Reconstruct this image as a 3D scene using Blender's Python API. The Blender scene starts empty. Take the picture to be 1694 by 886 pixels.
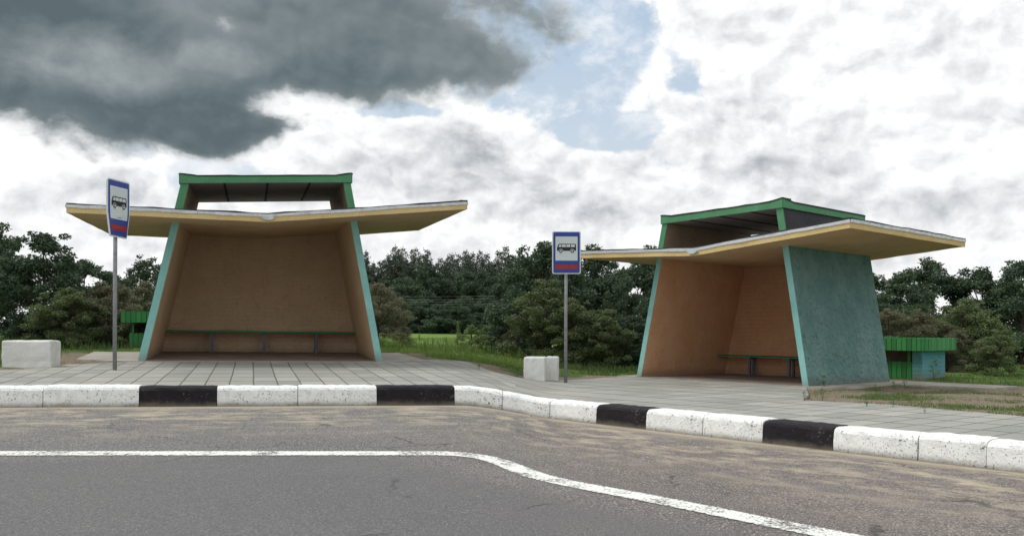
import bpy, bmesh, math, random
import numpy as np
from mathutils import Matrix, Vector, Euler
R_ = math.radians
C = bpy.context.scene.collection
scene = bpy.context.scene

# ------------------------------------------------------------------ camera, sky, sun, exposure
F, CX, HZ, ZO = 1500.0, 847.0, 534.0, 1.2      # focal length, axis, horizon (photo pixels); eye height
cam = bpy.data.cameras.new('camera'); camo = bpy.data.objects.new('camera', cam); C.objects.link(camo)
cam.sensor_width = 36; cam.lens = 36*F/1694; cam.shift_y = (HZ-443)/1694
cam.clip_start = .05; cam.clip_end = 3000
camo.location = (0, 0, ZO); camo.rotation_euler = (R_(90), 0, 0); scene.camera = camo

SUN_EL, SUN_AZ = 58, -85                      # azimuth clockwise from the viewing direction
sd = bpy.data.lights.new('sun', 'SUN'); so = bpy.data.objects.new('sun', sd); C.objects.link(so)
sd.energy = 1.9; sd.angle = R_(22); sd.color = (1, .955, .89)
a, e = R_(SUN_AZ), R_(SUN_EL)
so.rotation_euler = Vector((math.sin(a)*math.cos(e), math.cos(a)*math.cos(e), math.sin(e))).to_track_quat('Z', 'Y').to_euler()
so.location = (-10, -10, 30)
vs = scene.view_settings
vs.view_transform = 'Standard'; vs.look = 'None'; vs.exposure = 0.1; vs.gamma = 1.0; vs.use_curve_mapping = False
scene.cycles.max_bounces = 6; scene.cycles.use_denoising = True
scene.cycles.sample_clamp_indirect = 6


class NT:
    """small helper that writes node graphs"""
    def __init__(s, tree):
        s.t = tree; s.nodes = tree.nodes; s.links = tree.links
    def new(s, kind, ins=None, **props):
        n = s.nodes.new(kind)
        for k, v in props.items(): setattr(n, k, v)
        for k, v in (ins or {}).items(): s.put(n.inputs[k], v)
        return n
    def put(s, sock, v):
        if isinstance(v, bpy.types.NodeSocket): s.links.new(v, sock)
        elif v is not None:
            if sock.type == 'RGBA' and not hasattr(v, '__len__'): v = (v, v, v, 1)
            if sock.type == 'RGBA' and len(v) == 3: v = (*v, 1)
            sock.default_value = v
    def m(s, op, a, b=None, c=None, clamp=False):
        n = s.new('ShaderNodeMath', operation=op, use_clamp=clamp)
        for i, v in enumerate((a, b, c)):
            if v is not None: s.put(n.inputs[i], v)
        return n.outputs[0]
    def vm(s, op, a, b=None):
        n = s.new('ShaderNodeVectorMath', operation=op); s.put(n.inputs[0], a)
        if b is not None: s.put(n.inputs[1], b)
        return n.outputs['Value'] if op in ('LENGTH', 'DOT_PRODUCT') else n.outputs[0]
    def noise(s, vec, scale, detail=5, rough=.55, col=False, dist=0):
        n = s.new('ShaderNodeTexNoise', {'Scale': scale, 'Detail': detail, 'Roughness': rough, 'Distortion': dist})
        if vec is not None: s.put(n.inputs['Vector'], vec)
        return n.outputs['Color' if col else 'Fac']
    def rng(s, v, a, b, c=0., d=1., smooth=True):
        n = s.new('ShaderNodeMapRange', interpolation_type='SMOOTHSTEP' if smooth else 'LINEAR')
        for i, x in enumerate((v, a, b, c, d)): s.put(n.inputs[i], x)
        return n.outputs[0]
    def mix(s, f, a, b, blend='MIX'):
        n = s.new('ShaderNodeMix', data_type='RGBA', blend_type=blend)
        s.put(n.inputs[0], f); s.put(n.inputs[6], a); s.put(n.inputs[7], b)
        return n.outputs[2]
    def vec(s, x, y, z=0.):
        n = s.new('ShaderNodeCombineXYZ')
        for i, v in enumerate((x, y, z)): s.put(n.inputs[i], v)
        return n.outputs[0]
    def sep(s, v):
        n = s.new('ShaderNodeSeparateXYZ'); s.put(n.inputs[0], v); return n.outputs


def build_sky():
    w = bpy.data.worlds.new('World'); scene.world = w; w.use_nodes = True
    N = NT(w.node_tree); N.nodes.clear()
    out = N.new('ShaderNodeOutputWorld')
    sky = N.new('ShaderNodeTexSky', sky_type='NISHITA', sun_disc=False, sun_elevation=R_(SUN_EL), sun_rotation=R_(SUN_AZ))
    sky.air_density = 1.2; sky.dust_density = 2.0
    d = N.new('ShaderNodeTexCoord').outputs['Generated']
    x, y, z = N.sep(d)
    az = N.m('ARCTAN2', x, y); el = N.m('ARCSINE', z)
    p0 = N.vec(az, N.m('MULTIPLY', el, 1.3))
    wn = N.vm('MULTIPLY', N.vm('SUBTRACT', N.noise(p0, 6, 7, .55, True), (.5, .5, .5)), (1, 1, 0))
    pc = N.vm('ADD', N.vec(az, el), N.vm('MULTIPLY', wn, (.11, .08, 0)))
    def field(blobs):
        """1 in the middle of a bank, 0 on its nominal edge, falling below 0 outside"""
        out = None
        for cx, cy, rx, ry in blobs:
            A = math.atan((cx-CX)/F); E = math.atan((HZ-cy)/F*math.cos(A))
            q = N.vm('MULTIPLY', N.vm('SUBTRACT', pc, (A, E, 0)), (F/rx/math.cos(A)**2, F/ry/math.cos(A), 0))
            v = N.m('SUBTRACT', 1., N.vm('LENGTH', q)); out = v if out is None else N.m('SMOOTH_MAX', out, v, .25)
        return N.m('MAXIMUM', out, -1.5)
    def soft(blobs): return N.rng(field(blobs), -.45, .7)
    q0 = N.vm('ADD', p0, N.vm('MULTIPLY', wn, (.05, .05, 0)))
    fb = N.noise(q0, 7.0, 11, .57)
    fine = N.noise(N.vm('ADD', q0, (5.3, 2.1, .7)), 21, 9, .6)
    low = N.noise(N.vm('ADD', p0, (3.1, 1.7, .4)), 4.2, 4, .5)
    def puffs(v): return N.m('MULTIPLY', N.m('ABSOLUTE', N.m('SUBTRACT', N.noise(v, 13, 6, .5), .5)), 2.4)
    pu0 = puffs(q0); pu1 = puffs(N.vm('ADD', q0, (-.006, .013, 0)))
    fb1 = N.noise(N.vm('ADD', q0, (-.009, .018, 0)), 7.0, 11, .57)
    rel = N.m('ADD', N.m('MULTIPLY', N.m('SUBTRACT', fb, fb1), 1.3), N.m('MULTIPLY', N.m('SUBTRACT', pu0, pu1), .55))
    turb = N.m('ADD', N.m('MULTIPLY', N.m('SUBTRACT', fb, .5), 2.6), N.m('MULTIPLY', N.m('SUBTRACT', pu0, .22), .5))
    # the open sky: pale blue overhead, milky near the ground, with thin veils
    blue_c = N.mix(N.rng(el, .0, .42), (.80, .84, .89), (.50, .645, .80))
    skyc = N.mix(.3, blue_c, N.vm('MULTIPLY', sky.outputs[0], (.1, .1, .1)))
    col = N.mix(N.rng(N.m('ADD', fine, N.m('MULTIPLY', fb, .6)), .70, 1.05, 0, .75), skyc, (.93, .94, .96))
    # heaped white clouds nearly everywhere; gaps where the photograph is blue
    gaps = field([(960, 80, 175, 125), (830, 20, 110, 130), (1130, 120, 40, 60)])
    veil = field([(362, 292, 100, 30), (640, 178, 60, 16), (1000, 215, 60, 25), (230, 262, 40, 18)])
    dens = N.m('ADD', N.m('ADD', .42, N.m('MULTIPLY', turb, 1.35)), N.m('MULTIPLY', N.m('MAXIMUM', gaps, -.45), -1.15))
    dens = N.m('SUBTRACT', dens, N.m('MULTIPLY', N.m('MAXIMUM', N.m('ADD', veil, .55), 0.), 1.1))
    cov = N.rng(dens, -.05, .42)
    grey = N.m('MULTIPLY', soft([(700, 298, 170, 44), (765, 250, 70, 62)]), .74)
    for bl, k in (([(1300, 272, 150, 26)], .42), ([(1000, 345, 180, 38)], .46), ([(1540, 335, 120, 34)], .40), ([(1250, 165, 60, 40)], .16), ([(160, 315, 80, 26)], .34), ([(1130, 300, 110, 20)], .32), ([(560, 330, 130, 20)], .35), ([(1180, 250, 400, 60)], .2)):
        grey = N.m('MAXIMUM', grey, N.m('MULTIPLY', soft(bl), k))
    sh = N.m('ADD', N.m('ADD', N.rng(fine, .30, .66, .68, 1.0), N.m('MULTIPLY', rel, 1.7)), N.rng(dens, 1.5, .3, -.14, .05))
    sh = N.m('SUBTRACT', sh, N.m('MULTIPLY', grey, N.rng(fb, .36, .58, .55, 1.05)), clamp=True)
    col = N.mix(cov, col, N.mix(sh, (.40, .43, .465), (1.03, 1.03, 1.03)))
    # the heavy dark bank over the left half
    bank = field([(250, 165, 265, 92), (50, 110, 280, 110), (410, 210, 90, 36), (660, 92, 235, 78), (430, 95, 200, 80), (500, 0, 440, 110), (330, 240, 100, 22), (775, 112, 90, 62), (40, 20, 340, 110), (240, 60, 240, 90)])
    bd = N.m('ADD', N.m('MULTIPLY', bank, 1.4), N.m('MULTIPLY', turb, 1.15))
    dk = N.rng(bd, -.2, .40)
    lite = N.m('MAXIMUM', soft([(150, 100, 190, 60)]), N.m('MULTIPLY', soft([(350, 96, 90, 26)]), .7))
    dn = N.m('ADD', N.rng(low, .30, .70, -.02, .30), N.m('MULTIPLY', rel, .45))
    dn = N.m('ADD', N.m('ADD', dn, N.m('MULTIPLY', N.m('MULTIPLY', lite, N.rng(fb, .33, .62, .35, 1.1)), .62)), N.rng(bd, .75, .0, 0., .30), clamp=True)
    col = N.mix(dk, col, N.mix(dn, (.105, .142, .156), (.44, .48, .495)))
    bg = N.new('ShaderNodeBackground', {'Color': col, 'Strength': 1.0})
    N.links.new(bg.outputs[0], out.inputs[0])
build_sky()

# ------------------------------------------------------------------ the lie of the land
# each shelter stands on its own gently tilted plane; the two planes meet at the bend of the road
SHL = dict(s=1.05, x=-4.272, y=15.655, z=-.667, yaw=.28, pitch=.015, roll=.02, wb=2.042, kl=.215, kr=.199, t=.126, d=2.929,
           zv=2.326, zl=2.335, zr=2.70, yf=-.966, yb=3.827, rl=2.964, rr=3.299, zbl=2.99, zbr=3.168, fa=.144, th=.119)
SHR = dict(s=.97, x=3.94, y=17.58, z=-1.135, yaw=-.847, pitch=-.010, roll=.010, wb=2.0, kl=.214, kr=.17, t=.128, d=2.954,
           zv=2.40, zl=2.522, zr=2.679, yf=-.698, yb=3.762, rl=3.073, rr=3.136, zbl=3.167, zbr=3.237, fa=.156, th=.135)
KH = .22                                        # height of the kerb
def sstep(a, b, v):
    t = np.clip((v-a)/(b-a), 0, 1); return t*t*(3-2*t)
def mat_of(S):
    o = Vector((S['x']*S['s'], S['y']*S['s'], S['z']*S['s']+ZO))
    return Matrix.Translation(o) @ (Matrix.Rotation(S['pitch'], 4, 'X') @ Matrix.Rotation(S['roll'], 4, 'Y') @ Matrix.Rotation(S['yaw'], 4, 'Z'))
MLs, MRs = mat_of(SHL), mat_of(SHR)
def plane(M, x, y):
    n = M.to_3x3() @ Vector((0, 0, 1)); o = M.translation
    return o.z - (n.x*(x-o.x)+n.y*(y-o.y))/n.z
def g(x, y):
    """height of the pavement level at x, y"""
    x = np.asarray(x, float); y = np.asarray(y, float)
    xc, yc = np.clip(x, -13, 13), np.clip(y, 2, 26)
    hw = .7+np.maximum(0, yc-13.5)*.25; w = sstep(-1, 1, x/hw)
    h = plane(MLs, xc, yc)*(1-w)+plane(MRs, xc, yc)*w
    far = ZO-1.0 + .15*np.sin(x*.06+1)*np.sin(y*.05)
    t = sstep(24, 60, np.hypot(x*.8, y))
    return h*(1-t)+far*t
def at(px, py, off=0.0):
    """the ground point that the photograph shows at px, py"""
    y = 12.
    for _ in range(60):
        x = (px-CX)/F*y; z = float(g(x, y))+off-ZO
        y = .5*y+.5*min(150, max(1, -z*F/max(py-HZ, .5)))
    return Vector(((px-CX)/F*y, y, 0))
def gz(x, y, off=0.): return float(g(x, y))+off

# the kerb line, from photo positions on the ground, rounded at the bend
_k = [at(-420, 638), at(78, 638), at(700, 638)]
_k2 = [at(965, 664), at(1256, 690.5), at(1615, 723), at(1760, 736)]
_a, _b, _c, _d = _k[1], _k[2], _k2[0], _k2[2]
def _isect(a, b, c, d):
    r, s_ = b-a, d-c
    t = ((c.x-a.x)*s_.y-(c.y-a.y)*s_.x)/(r.x*s_.y-r.y*s_.x); return a+r*t
_q = _isect(_a, _b, _c, _d)
KERB = _k[:] + [(_k[2]*(1-t)**2+_q*2*t*(1-t)+_c*t*t) for t in np.linspace(.1, .9, 9)] + _k2
KERB.append(_k2[-1]+(_k2[-1]-_k2[0]).normalized()*9)
KERB.insert(0, _k[0]+(_k[0]-_k[1]).normalized()*14)
KXY = np.array([(v.x, v.y) for v in KERB])
KS = np.concatenate([[0], np.cumsum(np.hypot(*np.diff(KXY, axis=0).T))])
def kerb_at(s):
    x = np.interp(s, KS, KXY[:, 0]); y = np.interp(s, KS, KXY[:, 1])
    x1 = np.interp(s+.15, KS, KXY[:, 0])-np.interp(s-.15, KS, KXY[:, 0]); y1 = np.interp(s+.15, KS, KXY[:, 1])-np.interp(s-.15, KS, KXY[:, 1])
    L = math.hypot(x1, y1); return x, y, x1/L, y1/L
def kerb_y(x): return np.interp(x, KXY[:, 0], KXY[:, 1])
def kerb_s(px):
    """arc length of the kerb where the photo column px meets its back edge"""
    ss = np.linspace(KS[0], KS[-1], 6000)
    xs = np.interp(ss, KS, KXY[:, 0]); ys = np.interp(ss, KS, KXY[:, 1])
    return float(ss[np.argmin(np.where(ys > 3, np.abs(CX+F*xs/np.maximum(ys, .1)-px), 1e9))])
def kerb_dist(x, y):
    """signed distance to the kerb line, positive on the road side; and arc length"""
    P = np.stack([np.asarray(x, float).ravel(), np.asarray(y, float).ravel()], 1)
    best = np.full(len(P), 1e9); arc = np.zeros(len(P))
    for i in range(len(KXY)-1):
        A, B = KXY[i], KXY[i+1]; AB = B-A; L2 = AB@AB
        t = np.clip(((P-A)@AB)/L2, 0, 1); q = A+t[:, None]*AB; dd = np.hypot(*(P-q).T)
        m = dd < best; best = np.where(m, dd, best); arc = np.where(m, KS[i]+t*math.sqrt(L2), arc)
    sgn = np.where(P[:, 1] < np.interp(P[:, 0], KXY[:, 0], KXY[:, 1]), 1, -1)
    return best*sgn, arc

# ------------------------------------------------------------------ object helpers
def tag(o, label=None, cat=None, group=None, kind=None):
    for k, v in (('label', label), ('category', cat), ('group', group), ('kind', kind)):
        if v: o[k] = v
    return o
def link(name, me, mats=(), parent=None):
    o = bpy.data.objects.new(name, me); C.objects.link(o)
    for m in (mats if isinstance(mats, (list, tuple)) else [mats]): me.materials.append(m)
    if parent: o.parent = parent
    return o
def empty(name, M=None, label=None, cat=None, group=None):
    o = bpy.data.objects.new(name, None); C.objects.link(o); o.empty_display_size = .2
    if M is not None: o.matrix_world = M
    return tag(o, label, cat, group)
def from_bm(name, bm, mats=(), parent=None, smooth=False, bevel=0):
    me = bpy.data.meshes.new(name); bmesh.ops.recalc_face_normals(bm, faces=bm.faces[:])
    bm.to_mesh(me); bm.free()
    if smooth:
        for p in me.polygons: p.use_smooth = True
    o = link(name, me, mats, parent)
    if bevel:
        b = o.modifiers.new('bevel', 'BEVEL'); b.width = bevel; b.segments = 2; b.limit_method = 'ANGLE'; b.angle_limit = R_(40)
    return o
def hexa(bm, a, b, mi=0):
    """closed solid between the bottom ring a and the top ring b"""
    va = [bm.verts.new(p) for p in a]; vb = [bm.verts.new(p) for p in b]; n = len(a); fs = []
    fs.append(bm.faces.new(va[::-1])); fs.append(bm.faces.new(vb))
    for i in range(n): fs.append(bm.faces.new((va[i], va[(i+1) % n], vb[(i+1) % n], vb[i])))
    for f in fs: f.material_index = mi
    return fs
def box(bm, x0, x1, y0, y1, z0, z1, mi=0):
    return hexa(bm, [(x0, y0, z0), (x1, y0, z0), (x1, y1, z0), (x0, y1, z0)], [(x0, y0, z1), (x1, y0, z1), (x1, y1, z1), (x0, y1, z1)], mi)
def tube(bm, pts, r, seg=8, mi=0):
    pts = [Vector(p) for p in pts]; rs = r if hasattr(r, '__len__') else [r]*len(pts); rings = []
    for i, p in enumerate(pts):
        d = (pts[min(i+1, len(pts)-1)]-pts[max(i-1, 0)]).normalized()
        u = d.orthogonal().normalized() if i == 0 else (u-d*u.dot(d)).normalized()
        v = d.cross(u)
        rings.append([bm.verts.new(p+(u*math.cos(2*math.pi*k/seg)+v*math.sin(2*math.pi*k/seg))*rs[i]) for k in range(seg)])
    for A, B in zip(rings, rings[1:]):
        for k in range(seg):
            f = bm.faces.new((A[k], A[(k+1) % seg], B[(k+1) % seg], B[k])); f.material_index = mi
    for ring in (rings[0][::-1], rings[-1]): bm.faces.new(ring).material_index = mi
def copy_thing(root, label=None, group=None, name=None):
    r = root.copy(); C.objects.link(r)
    if label: r['label'] = label
    if group: r['group'] = group
    for ch in root.children:
        c = ch.copy(); C.objects.link(c); c.parent = r
        for gch in ch.children:
            d = gch.copy(); C.objects.link(d); d.parent = c
    return r

# ------------------------------------------------------------------ materials
def mat(name, rough=.85, spec=.3, metal=0.):
    m = bpy.data.materials.new(name); m.use_nodes = True; N = NT(m.node_tree); N.nodes.clear()
    b = N.new('ShaderNodeBsdfPrincipled', {'Roughness': rough, 'Specular IOR Level': spec, 'Metallic': metal})
    o = N.new('ShaderNodeOutputMaterial'); N.links.new(b.outputs[0], o.inputs[0])
    return m, N, b
def bump(N, b, h, dist=.01, strength=1.):
    n = N.new('ShaderNodeBump', {'Height': h, 'Distance': dist, 'Strength': strength}); N.links.new(n.outputs[0], b.inputs['Normal'])
def objco(N): return N.new('ShaderNodeTexCoord').outputs['Object']
def uvco(N): return N.new('ShaderNodeUVMap').outputs[0]

def paint_plaster(name, col, col2, bump_scale=55, bd=.012, brick=0., stain=(.5, .45, .38), stain_amt=.35, rough=.9):
    m, N, b = mat(name, rough, .25); p = objco(N)
    n_big = N.noise(p, 1.6, 6, .62); n_mid = N.noise(p, 7, 6, .65); n_f = N.noise(p, bump_scale, 4, .6)
    c = N.mix(N.rng(n_big, .32, .68), col, col2)
    c = N.mix(N.m('MULTIPLY', N.rng(n_mid, .55, .72), .35), c, [v*.72 for v in col])
    streak = N.noise(N.vm('MULTIPLY', p, (5, 5, .7)), 2.4, 5, .6)
    c = N.mix(N.m('MULTIPLY', N.rng(streak, .55, .75), stain_amt), c, [v*s_ for v, s_ in zip(col2, [k*1.5 for k in stain])])
    spl = N.m('MAXIMUM', N.rng(N.noise(p, 23, 5, .7), .62, .70), N.m('MULTIPLY', N.rng(N.noise(N.vm('ADD', p, (4., 7., 2.)), 2.6, 7, .72), .60, .68), .5))
    c = N.mix(N.m('MULTIPLY', spl, .42), c, [min(1, v*1.18+.09) for v in col2])
    pit = N.rng(n_f, .30, .42)
    c = N.mix(N.m('MULTIPLY', N.m('SUBTRACT', 1., pit), .5), c, [v*.45 for v in col])
    # splash-back dirt close to the floor
    zz = N.sep(p)[2]
    dirt = N.m('MULTIPLY', N.rng(N.m('ADD', zz, N.m('MULTIPLY', n_mid, .25)), .36, .12), .55)
    c = N.mix(dirt, c, (.20, .175, .145))
    h = N.m('ADD', n_f, N.m('MULTIPLY', n_mid, 1.2))
    if brick:
        x, y, z = N.sep(p)
        br = N.new('ShaderNodeTexBrick', {'Vector': N.vm('ADD', N.vec(N.m('ADD', x, y), z), N.vm('MULTIPLY', N.noise(p, 3, 3, .6, True), (.05, .03, 0))),
                   'Scale': 1., 'Mortar Size': .012, 'Mortar Smooth': 1., 'Brick Width': .27, 'Row Height': .088})
        f = N.m('SUBTRACT', 1., br.outputs['Fac'])
        h = N.m('ADD', h, N.m('MULTIPLY', f, brick))
        c = N.mix(N.m('MULTIPLY', br.outputs['Fac'], N.m('MULTIPLY', N.rng(n_mid, .45, .65), .16)), c, [v*.55 for v in col])
    N.put(b.inputs['Base Color'], c); bump(N, b, h, bd*1.5)
    return m
M_OCHRE = paint_plaster('ochre_plaster', (.64, .45, .275), (.70, .52, .34), 42, .014)
M_OCHREB = paint_plaster('ochre_painted_brick', (.60, .42, .275), (.66, .48, .325), 36, .017, brick=.32)
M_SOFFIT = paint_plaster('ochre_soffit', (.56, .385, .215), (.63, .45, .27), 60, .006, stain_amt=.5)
M_OCHRE2 = paint_plaster('orange_plaster', (.64, .365, .20), (.70, .43, .25), 42, .014)
M_OCHREB2 = paint_plaster('orange_painted_brick', (.58, .315, .175), (.63, .365, .215), 36, .017, brick=.28)
M_TEAL = paint_plaster('teal_render', (.175, .345, .335), (.27, .45, .43), 13, .11, stain=(.75, .72, .7), stain_amt=.4)
M_TEALF = paint_plaster('teal_edge_paint', (.24, .52, .50), (.30, .60, .575), 50, .008, stain_amt=.2)
M_TEALB = paint_plaster('teal_painted_brick', (.09, .27, .30), (.13, .33, .35), 40, .008, brick=.5)
M_GREEN = paint_plaster('green_paint', (.085, .245, .125), (.11, .29, .155), 60, .005, stain_amt=.25)
M_YELLOW = paint_plaster('yellow_fascia_paint', (.60, .45, .21), (.67, .53, .28), 60, .005, stain_amt=.35)
M_DARKIN = paint_plaster('dark_box_board', (.34, .285, .265), (.41, .35, .325), 30, .006)
M_BROWNIN = paint_plaster('brown_box_plaster', (.27, .19, .125), (.33, .24, .16), 40, .008)
M_DECK = paint_plaster('weathered_roof_felt', (.16, .16, .165), (.22, .22, .225), 30, .01)
M_SLATE = paint_plaster('bitumen_sheet', (.035, .036, .042), (.055, .055, .062), 30, .008)

def wood(name, col, plank=.11, axis=0):
    m, N, b = mat(name, .6, .35); p = objco(N); x, y, z = N.sep(p)
    u = N.m('ADD', x, y) if axis == 0 else z
    k = N.m('FRACT', N.m('DIVIDE', u, plank)); idx = N.m('FLOOR', N.m('DIVIDE', u, plank))
    wn = N.new('ShaderNodeTexWhiteNoise', {'W': idx}, noise_dimensions='1D').outputs[0]
    gap = N.m('MULTIPLY', N.rng(k, .0, .07), N.rng(k, 1., .93))
    grain = N.noise(N.vm('MULTIPLY', p, (14, 14, 2)), 3, 6, .6)
    c = N.mix(N.rng(wn, 0, 1, 0, 1, False), [v*.72 for v in col], [v*1.2 for v in col])
    c = N.mix(N.rng(grain, .35, .7, 0, .35), c, [v*.6 for v in col])
    c = N.mix(gap, (.008, .014, .01), c)
    N.put(b.inputs['Base Color'], c); bump(N, b, N.m('ADD', N.m('MULTIPLY', gap, 1.), N.m('MULTIPLY', grain, .3)), .012)
    return m
M_PLANK = wood('green_planks', (.045, .255, .075)); M_SEAT = wood('green_bench_paint', (.05, .23, .12), .14, 1)

def metal(name, col, rough=.5, met=.6, dirt=.4):
    m, N, b = mat(name, rough, .5, met); p = objco(N)
    n = N.noise(p, 9, 7, .65); n2 = N.noise(p, 60, 3, .6)
    c = N.mix(N.rng(n, .4, .7, 0, dirt), col, [v*.45 for v in col]); c = N.mix(N.rng(n2, .6, .75, 0, .4), c, (.16, .10, .07))
    N.put(b.inputs['Base Color'], c); N.put(b.inputs['Roughness'], N.rng(n, .3, .7, rough-.1, rough+.25)); bump(N, b, n, .006)
    return m
M_TIN = metal('tin_flashing', (.62, .65, .68), .45, .35); M_POST = metal('galvanised_post', (.24, .245, .26), .55, .3)
M_LEG = metal('grey_blue_leg_paint', (.13, .145, .19), .6, 0.); M_WIRE = metal('rusty_wire', (.20, .17, .16), .7, .3)

def flat_paint(name, col, rough=.4, dirt=.18):
    m, N, b = mat(name, rough, .4); p = objco(N)
    n = N.noise(p, 6, 6, .65); n2 = N.noise(N.vm('MULTIPLY', p, (20, 20, 3)), 3, 4, .6)
    c = N.mix(N.rng(n, .45, .75, 0, dirt), col, [v*.55+.02 for v in col]); c = N.mix(N.rng(n2, .6, .8, 0, dirt), c, (.25, .22, .19))
    N.put(b.inputs['Base Color'], c); N.put(b.inputs['Roughness'], N.rng(n, .3, .7, rough, rough+.2))
    return m
M_SIGNW = flat_paint('sign_white', (.60, .64, .65)); M_SIGNB = flat_paint('sign_blue', (.022, .050, .27)); M_SIGNR = flat_paint('sign_red', (.27, .022, .03))
M_SIGNK = flat_paint('sign_black', (.008, .008, .012)); M_SIGNP = flat_paint('sign_panel_white', (.56, .62, .63))

def kerb_paint(name, col, dark):
    m, N, b = mat(name, .75, .3); p = objco(N)
    n = N.noise(p, 5, 8, .7); f = N.noise(p, 24, 6, .72); v = N.noise(p, 60, 3, .65)
    c = N.mix(N.rng(n, .42, .66, 0, .6), col, dark)
    chip = N.m('MULTIPLY', N.rng(f, .585, .62), N.rng(N.noise(p, 3.2, 4, .6), .42, .58))
    c = N.mix(chip, c, (.10, .09, .08))
    pit = N.rng(v, .33, .38)
    c = N.mix(N.m('SUBTRACT', 1., pit), c, [k*.35 for k in dark])
    zz = N.new('ShaderNodeUVMap').outputs[0]; hgt = N.sep(zz)[1]
    c = N.mix(N.m('MULTIPLY', N.rng(N.m('ADD', hgt, N.m('MULTIPLY', n, .12)), .135, .05), .8), c, (.16, .14, .11))
    N.put(b.inputs['Base Color'], c); bump(N, b, N.m('ADD', N.m('MULTIPLY', n, .8), N.m('ADD', N.m('MULTIPLY', f, .8), N.m('MULTIPLY', pit, .5))), .013)
    return m
M_KW = kerb_paint('white_kerb_paint', (.82, .84, .83), (.62, .65, .64)); M_KB = kerb_paint('black_kerb_paint', (.007, .006, .009), (.018, .016, .020))

def asphalt():
    m, N, b = mat('worn_asphalt', .88, .3); p = objco(N); uv = uvco(N); u, n, _ = N.sep(uv)
    big = N.noise(p, .55, 5, .6); mid = N.noise(p, 5, 6, .7); gr = N.noise(p, 38, 4, .85); gr2 = N.noise(p, 70, 2, .8)
    c = N.mix(N.rng(big, .3, .7), (.132, .137, .142), (.188, .184, .177))
    px = N.sep(p)[0]
    warm = N.rng(N.m('ADD', px, N.m('MULTIPLY', mid, 2.)), -.6, 2.4)
    c = N.mix(warm, c, N.mix(N.rng(big, .3, .7), (.138, .121, .119), (.188, .163, .154)))
    c = N.mix(N.rng(gr, .46, .58, 0, .72), c, (.055, .053, .055)); c = N.mix(N.rng(gr2, .54, .63, 0, .85), c, (.46, .44, .40))
    # sand swept along the kerb and into streaks along the road
    st = N.noise(N.vec(N.m('MULTIPLY', u, 1.1), N.m('MULTIPLY', n, 2.0)), 1.5, 9, .74)
    st2 = N.noise(N.vec(N.m('MULTIPLY', u, .9), N.m('MULTIPLY', n, 2.)), 5., 5, .7)
    nearb = N.rng(N.m('ADD', n, N.m('MULTIPLY', st2, .35)), .92, .50)
    band = N.m('MULTIPLY', N.rng(n, 3.6, 1.2), N.rng(N.m('ADD', st, N.m('MULTIPLY', mid, .22)),   .55, .74))
    sand = N.m('MAXIMUM', N.m('MULTIPLY', nearb, .95), N.m('MULTIPLY', band, .8))
    sand = N.m('MULTIPLY', sand, N.rng(N.m('ADD', gr, N.m('MULTIPLY', mid, .35)), .46, .66, .12, 1.))
    c = N.mix(sand, c, N.mix(N.rng(st2, .3, .7), (.38, .325, .24), (.52, .46, .35)))
    # dirt hard against the stones
    c = N.mix(N.m('MULTIPLY', N.rng(n, .40, .33), .6), c, (.085, .072, .055))
    # darker wheel-worn lane beyond the line, cracks and spots
    lane = N.rng(n, 3.9, 4.4); c = N.mix(N.m('MULTIPLY', lane, .6), c, (.118, .123, .132))
    vor = N.new('ShaderNodeTexVoronoi', {'Vector': N.vm('ADD', p, N.vm('MULTIPLY', N.noise(p, 2.5, 4, .6, True), (.6, .6, 0))), 'Scale': .55}, feature='DISTANCE_TO_EDGE')
    cr = N.m('MULTIPLY', N.rng(vor.outputs['Distance'], .012, .003), N.rng(N.noise(p, .8, 3), .5, .60))
    c = N.mix(N.m('MULTIPLY', cr, .6), c, (.03, .03, .03))
    N.put(b.inputs['Base Color'], c); bump(N, b, N.m('ADD', gr, N.m('MULTIPLY', gr2, .6)), .012)
    return m
def paver():
    m, N, b = mat('concrete_pavers', .85, .3); p = objco(N); uv = uvco(N)
    uvw = N.vm('ADD', uv, N.vm('MULTIPLY', N.vm('SUBTRACT', N.noise(p, 1.3, 3, .6, True), (.5, .5, .5)), (.03, .03, 0)))
    br = N.new('ShaderNodeTexBrick', {'Vector': N.vm('MULTIPLY', uvw, (1, .42, 1)), 'Scale': 1., 'Mortar Size': .009, 'Mortar Smooth': .3, 'Brick Width': .30, 'Row Height': .30,
               'Color1': (0, 0, 0, 1), 'Color2': (1, 1, 1, 1), 'Mortar': (.5, .5, .5, 1)}, offset=0.0, squash=1.)
    t = N.sep(br.outputs['Color'])[0]
    n = N.noise(p, 3.2, 6, .65); f = N.noise(p, 60, 4, .7); s = N.noise(p, .6, 4, .6)
    c = N.mix(t, (.23, .243, .228), (.335, .345, .322)); c = N.mix(N.rng(n, .4, .72, 0, .5), c, (.27, .265, .24))
    c = N.mix(N.rng(s, .45, .7, 0, .35), c, (.41, .395, .35)); c = N.mix(N.rng(f, .56, .7, 0, .45), c, (.17, .165, .15))
    jn = N.m('MULTIPLY', br.outputs['Fac'], N.rng(N.noise(p, 2.1, 4, .7), .28, .5, .35, 1.))
    c = N.mix(N.m('MULTIPLY', jn, .85), c, N.mix(N.rng(N.noise(p, 4, 3), .5, .6), (.075, .065, .05), (.06, .075, .035)))
    N.put(b.inputs['Base Color'], c)
    bump(N, b, N.m('ADD', N.m('ADD', N.m('MULTIPLY', br.outputs['Fac'], -1.5), N.m('MULTIPLY', t, .5)), N.m('ADD', N.m('MULTIPLY', f, .3), n)), .012)
    return m
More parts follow.
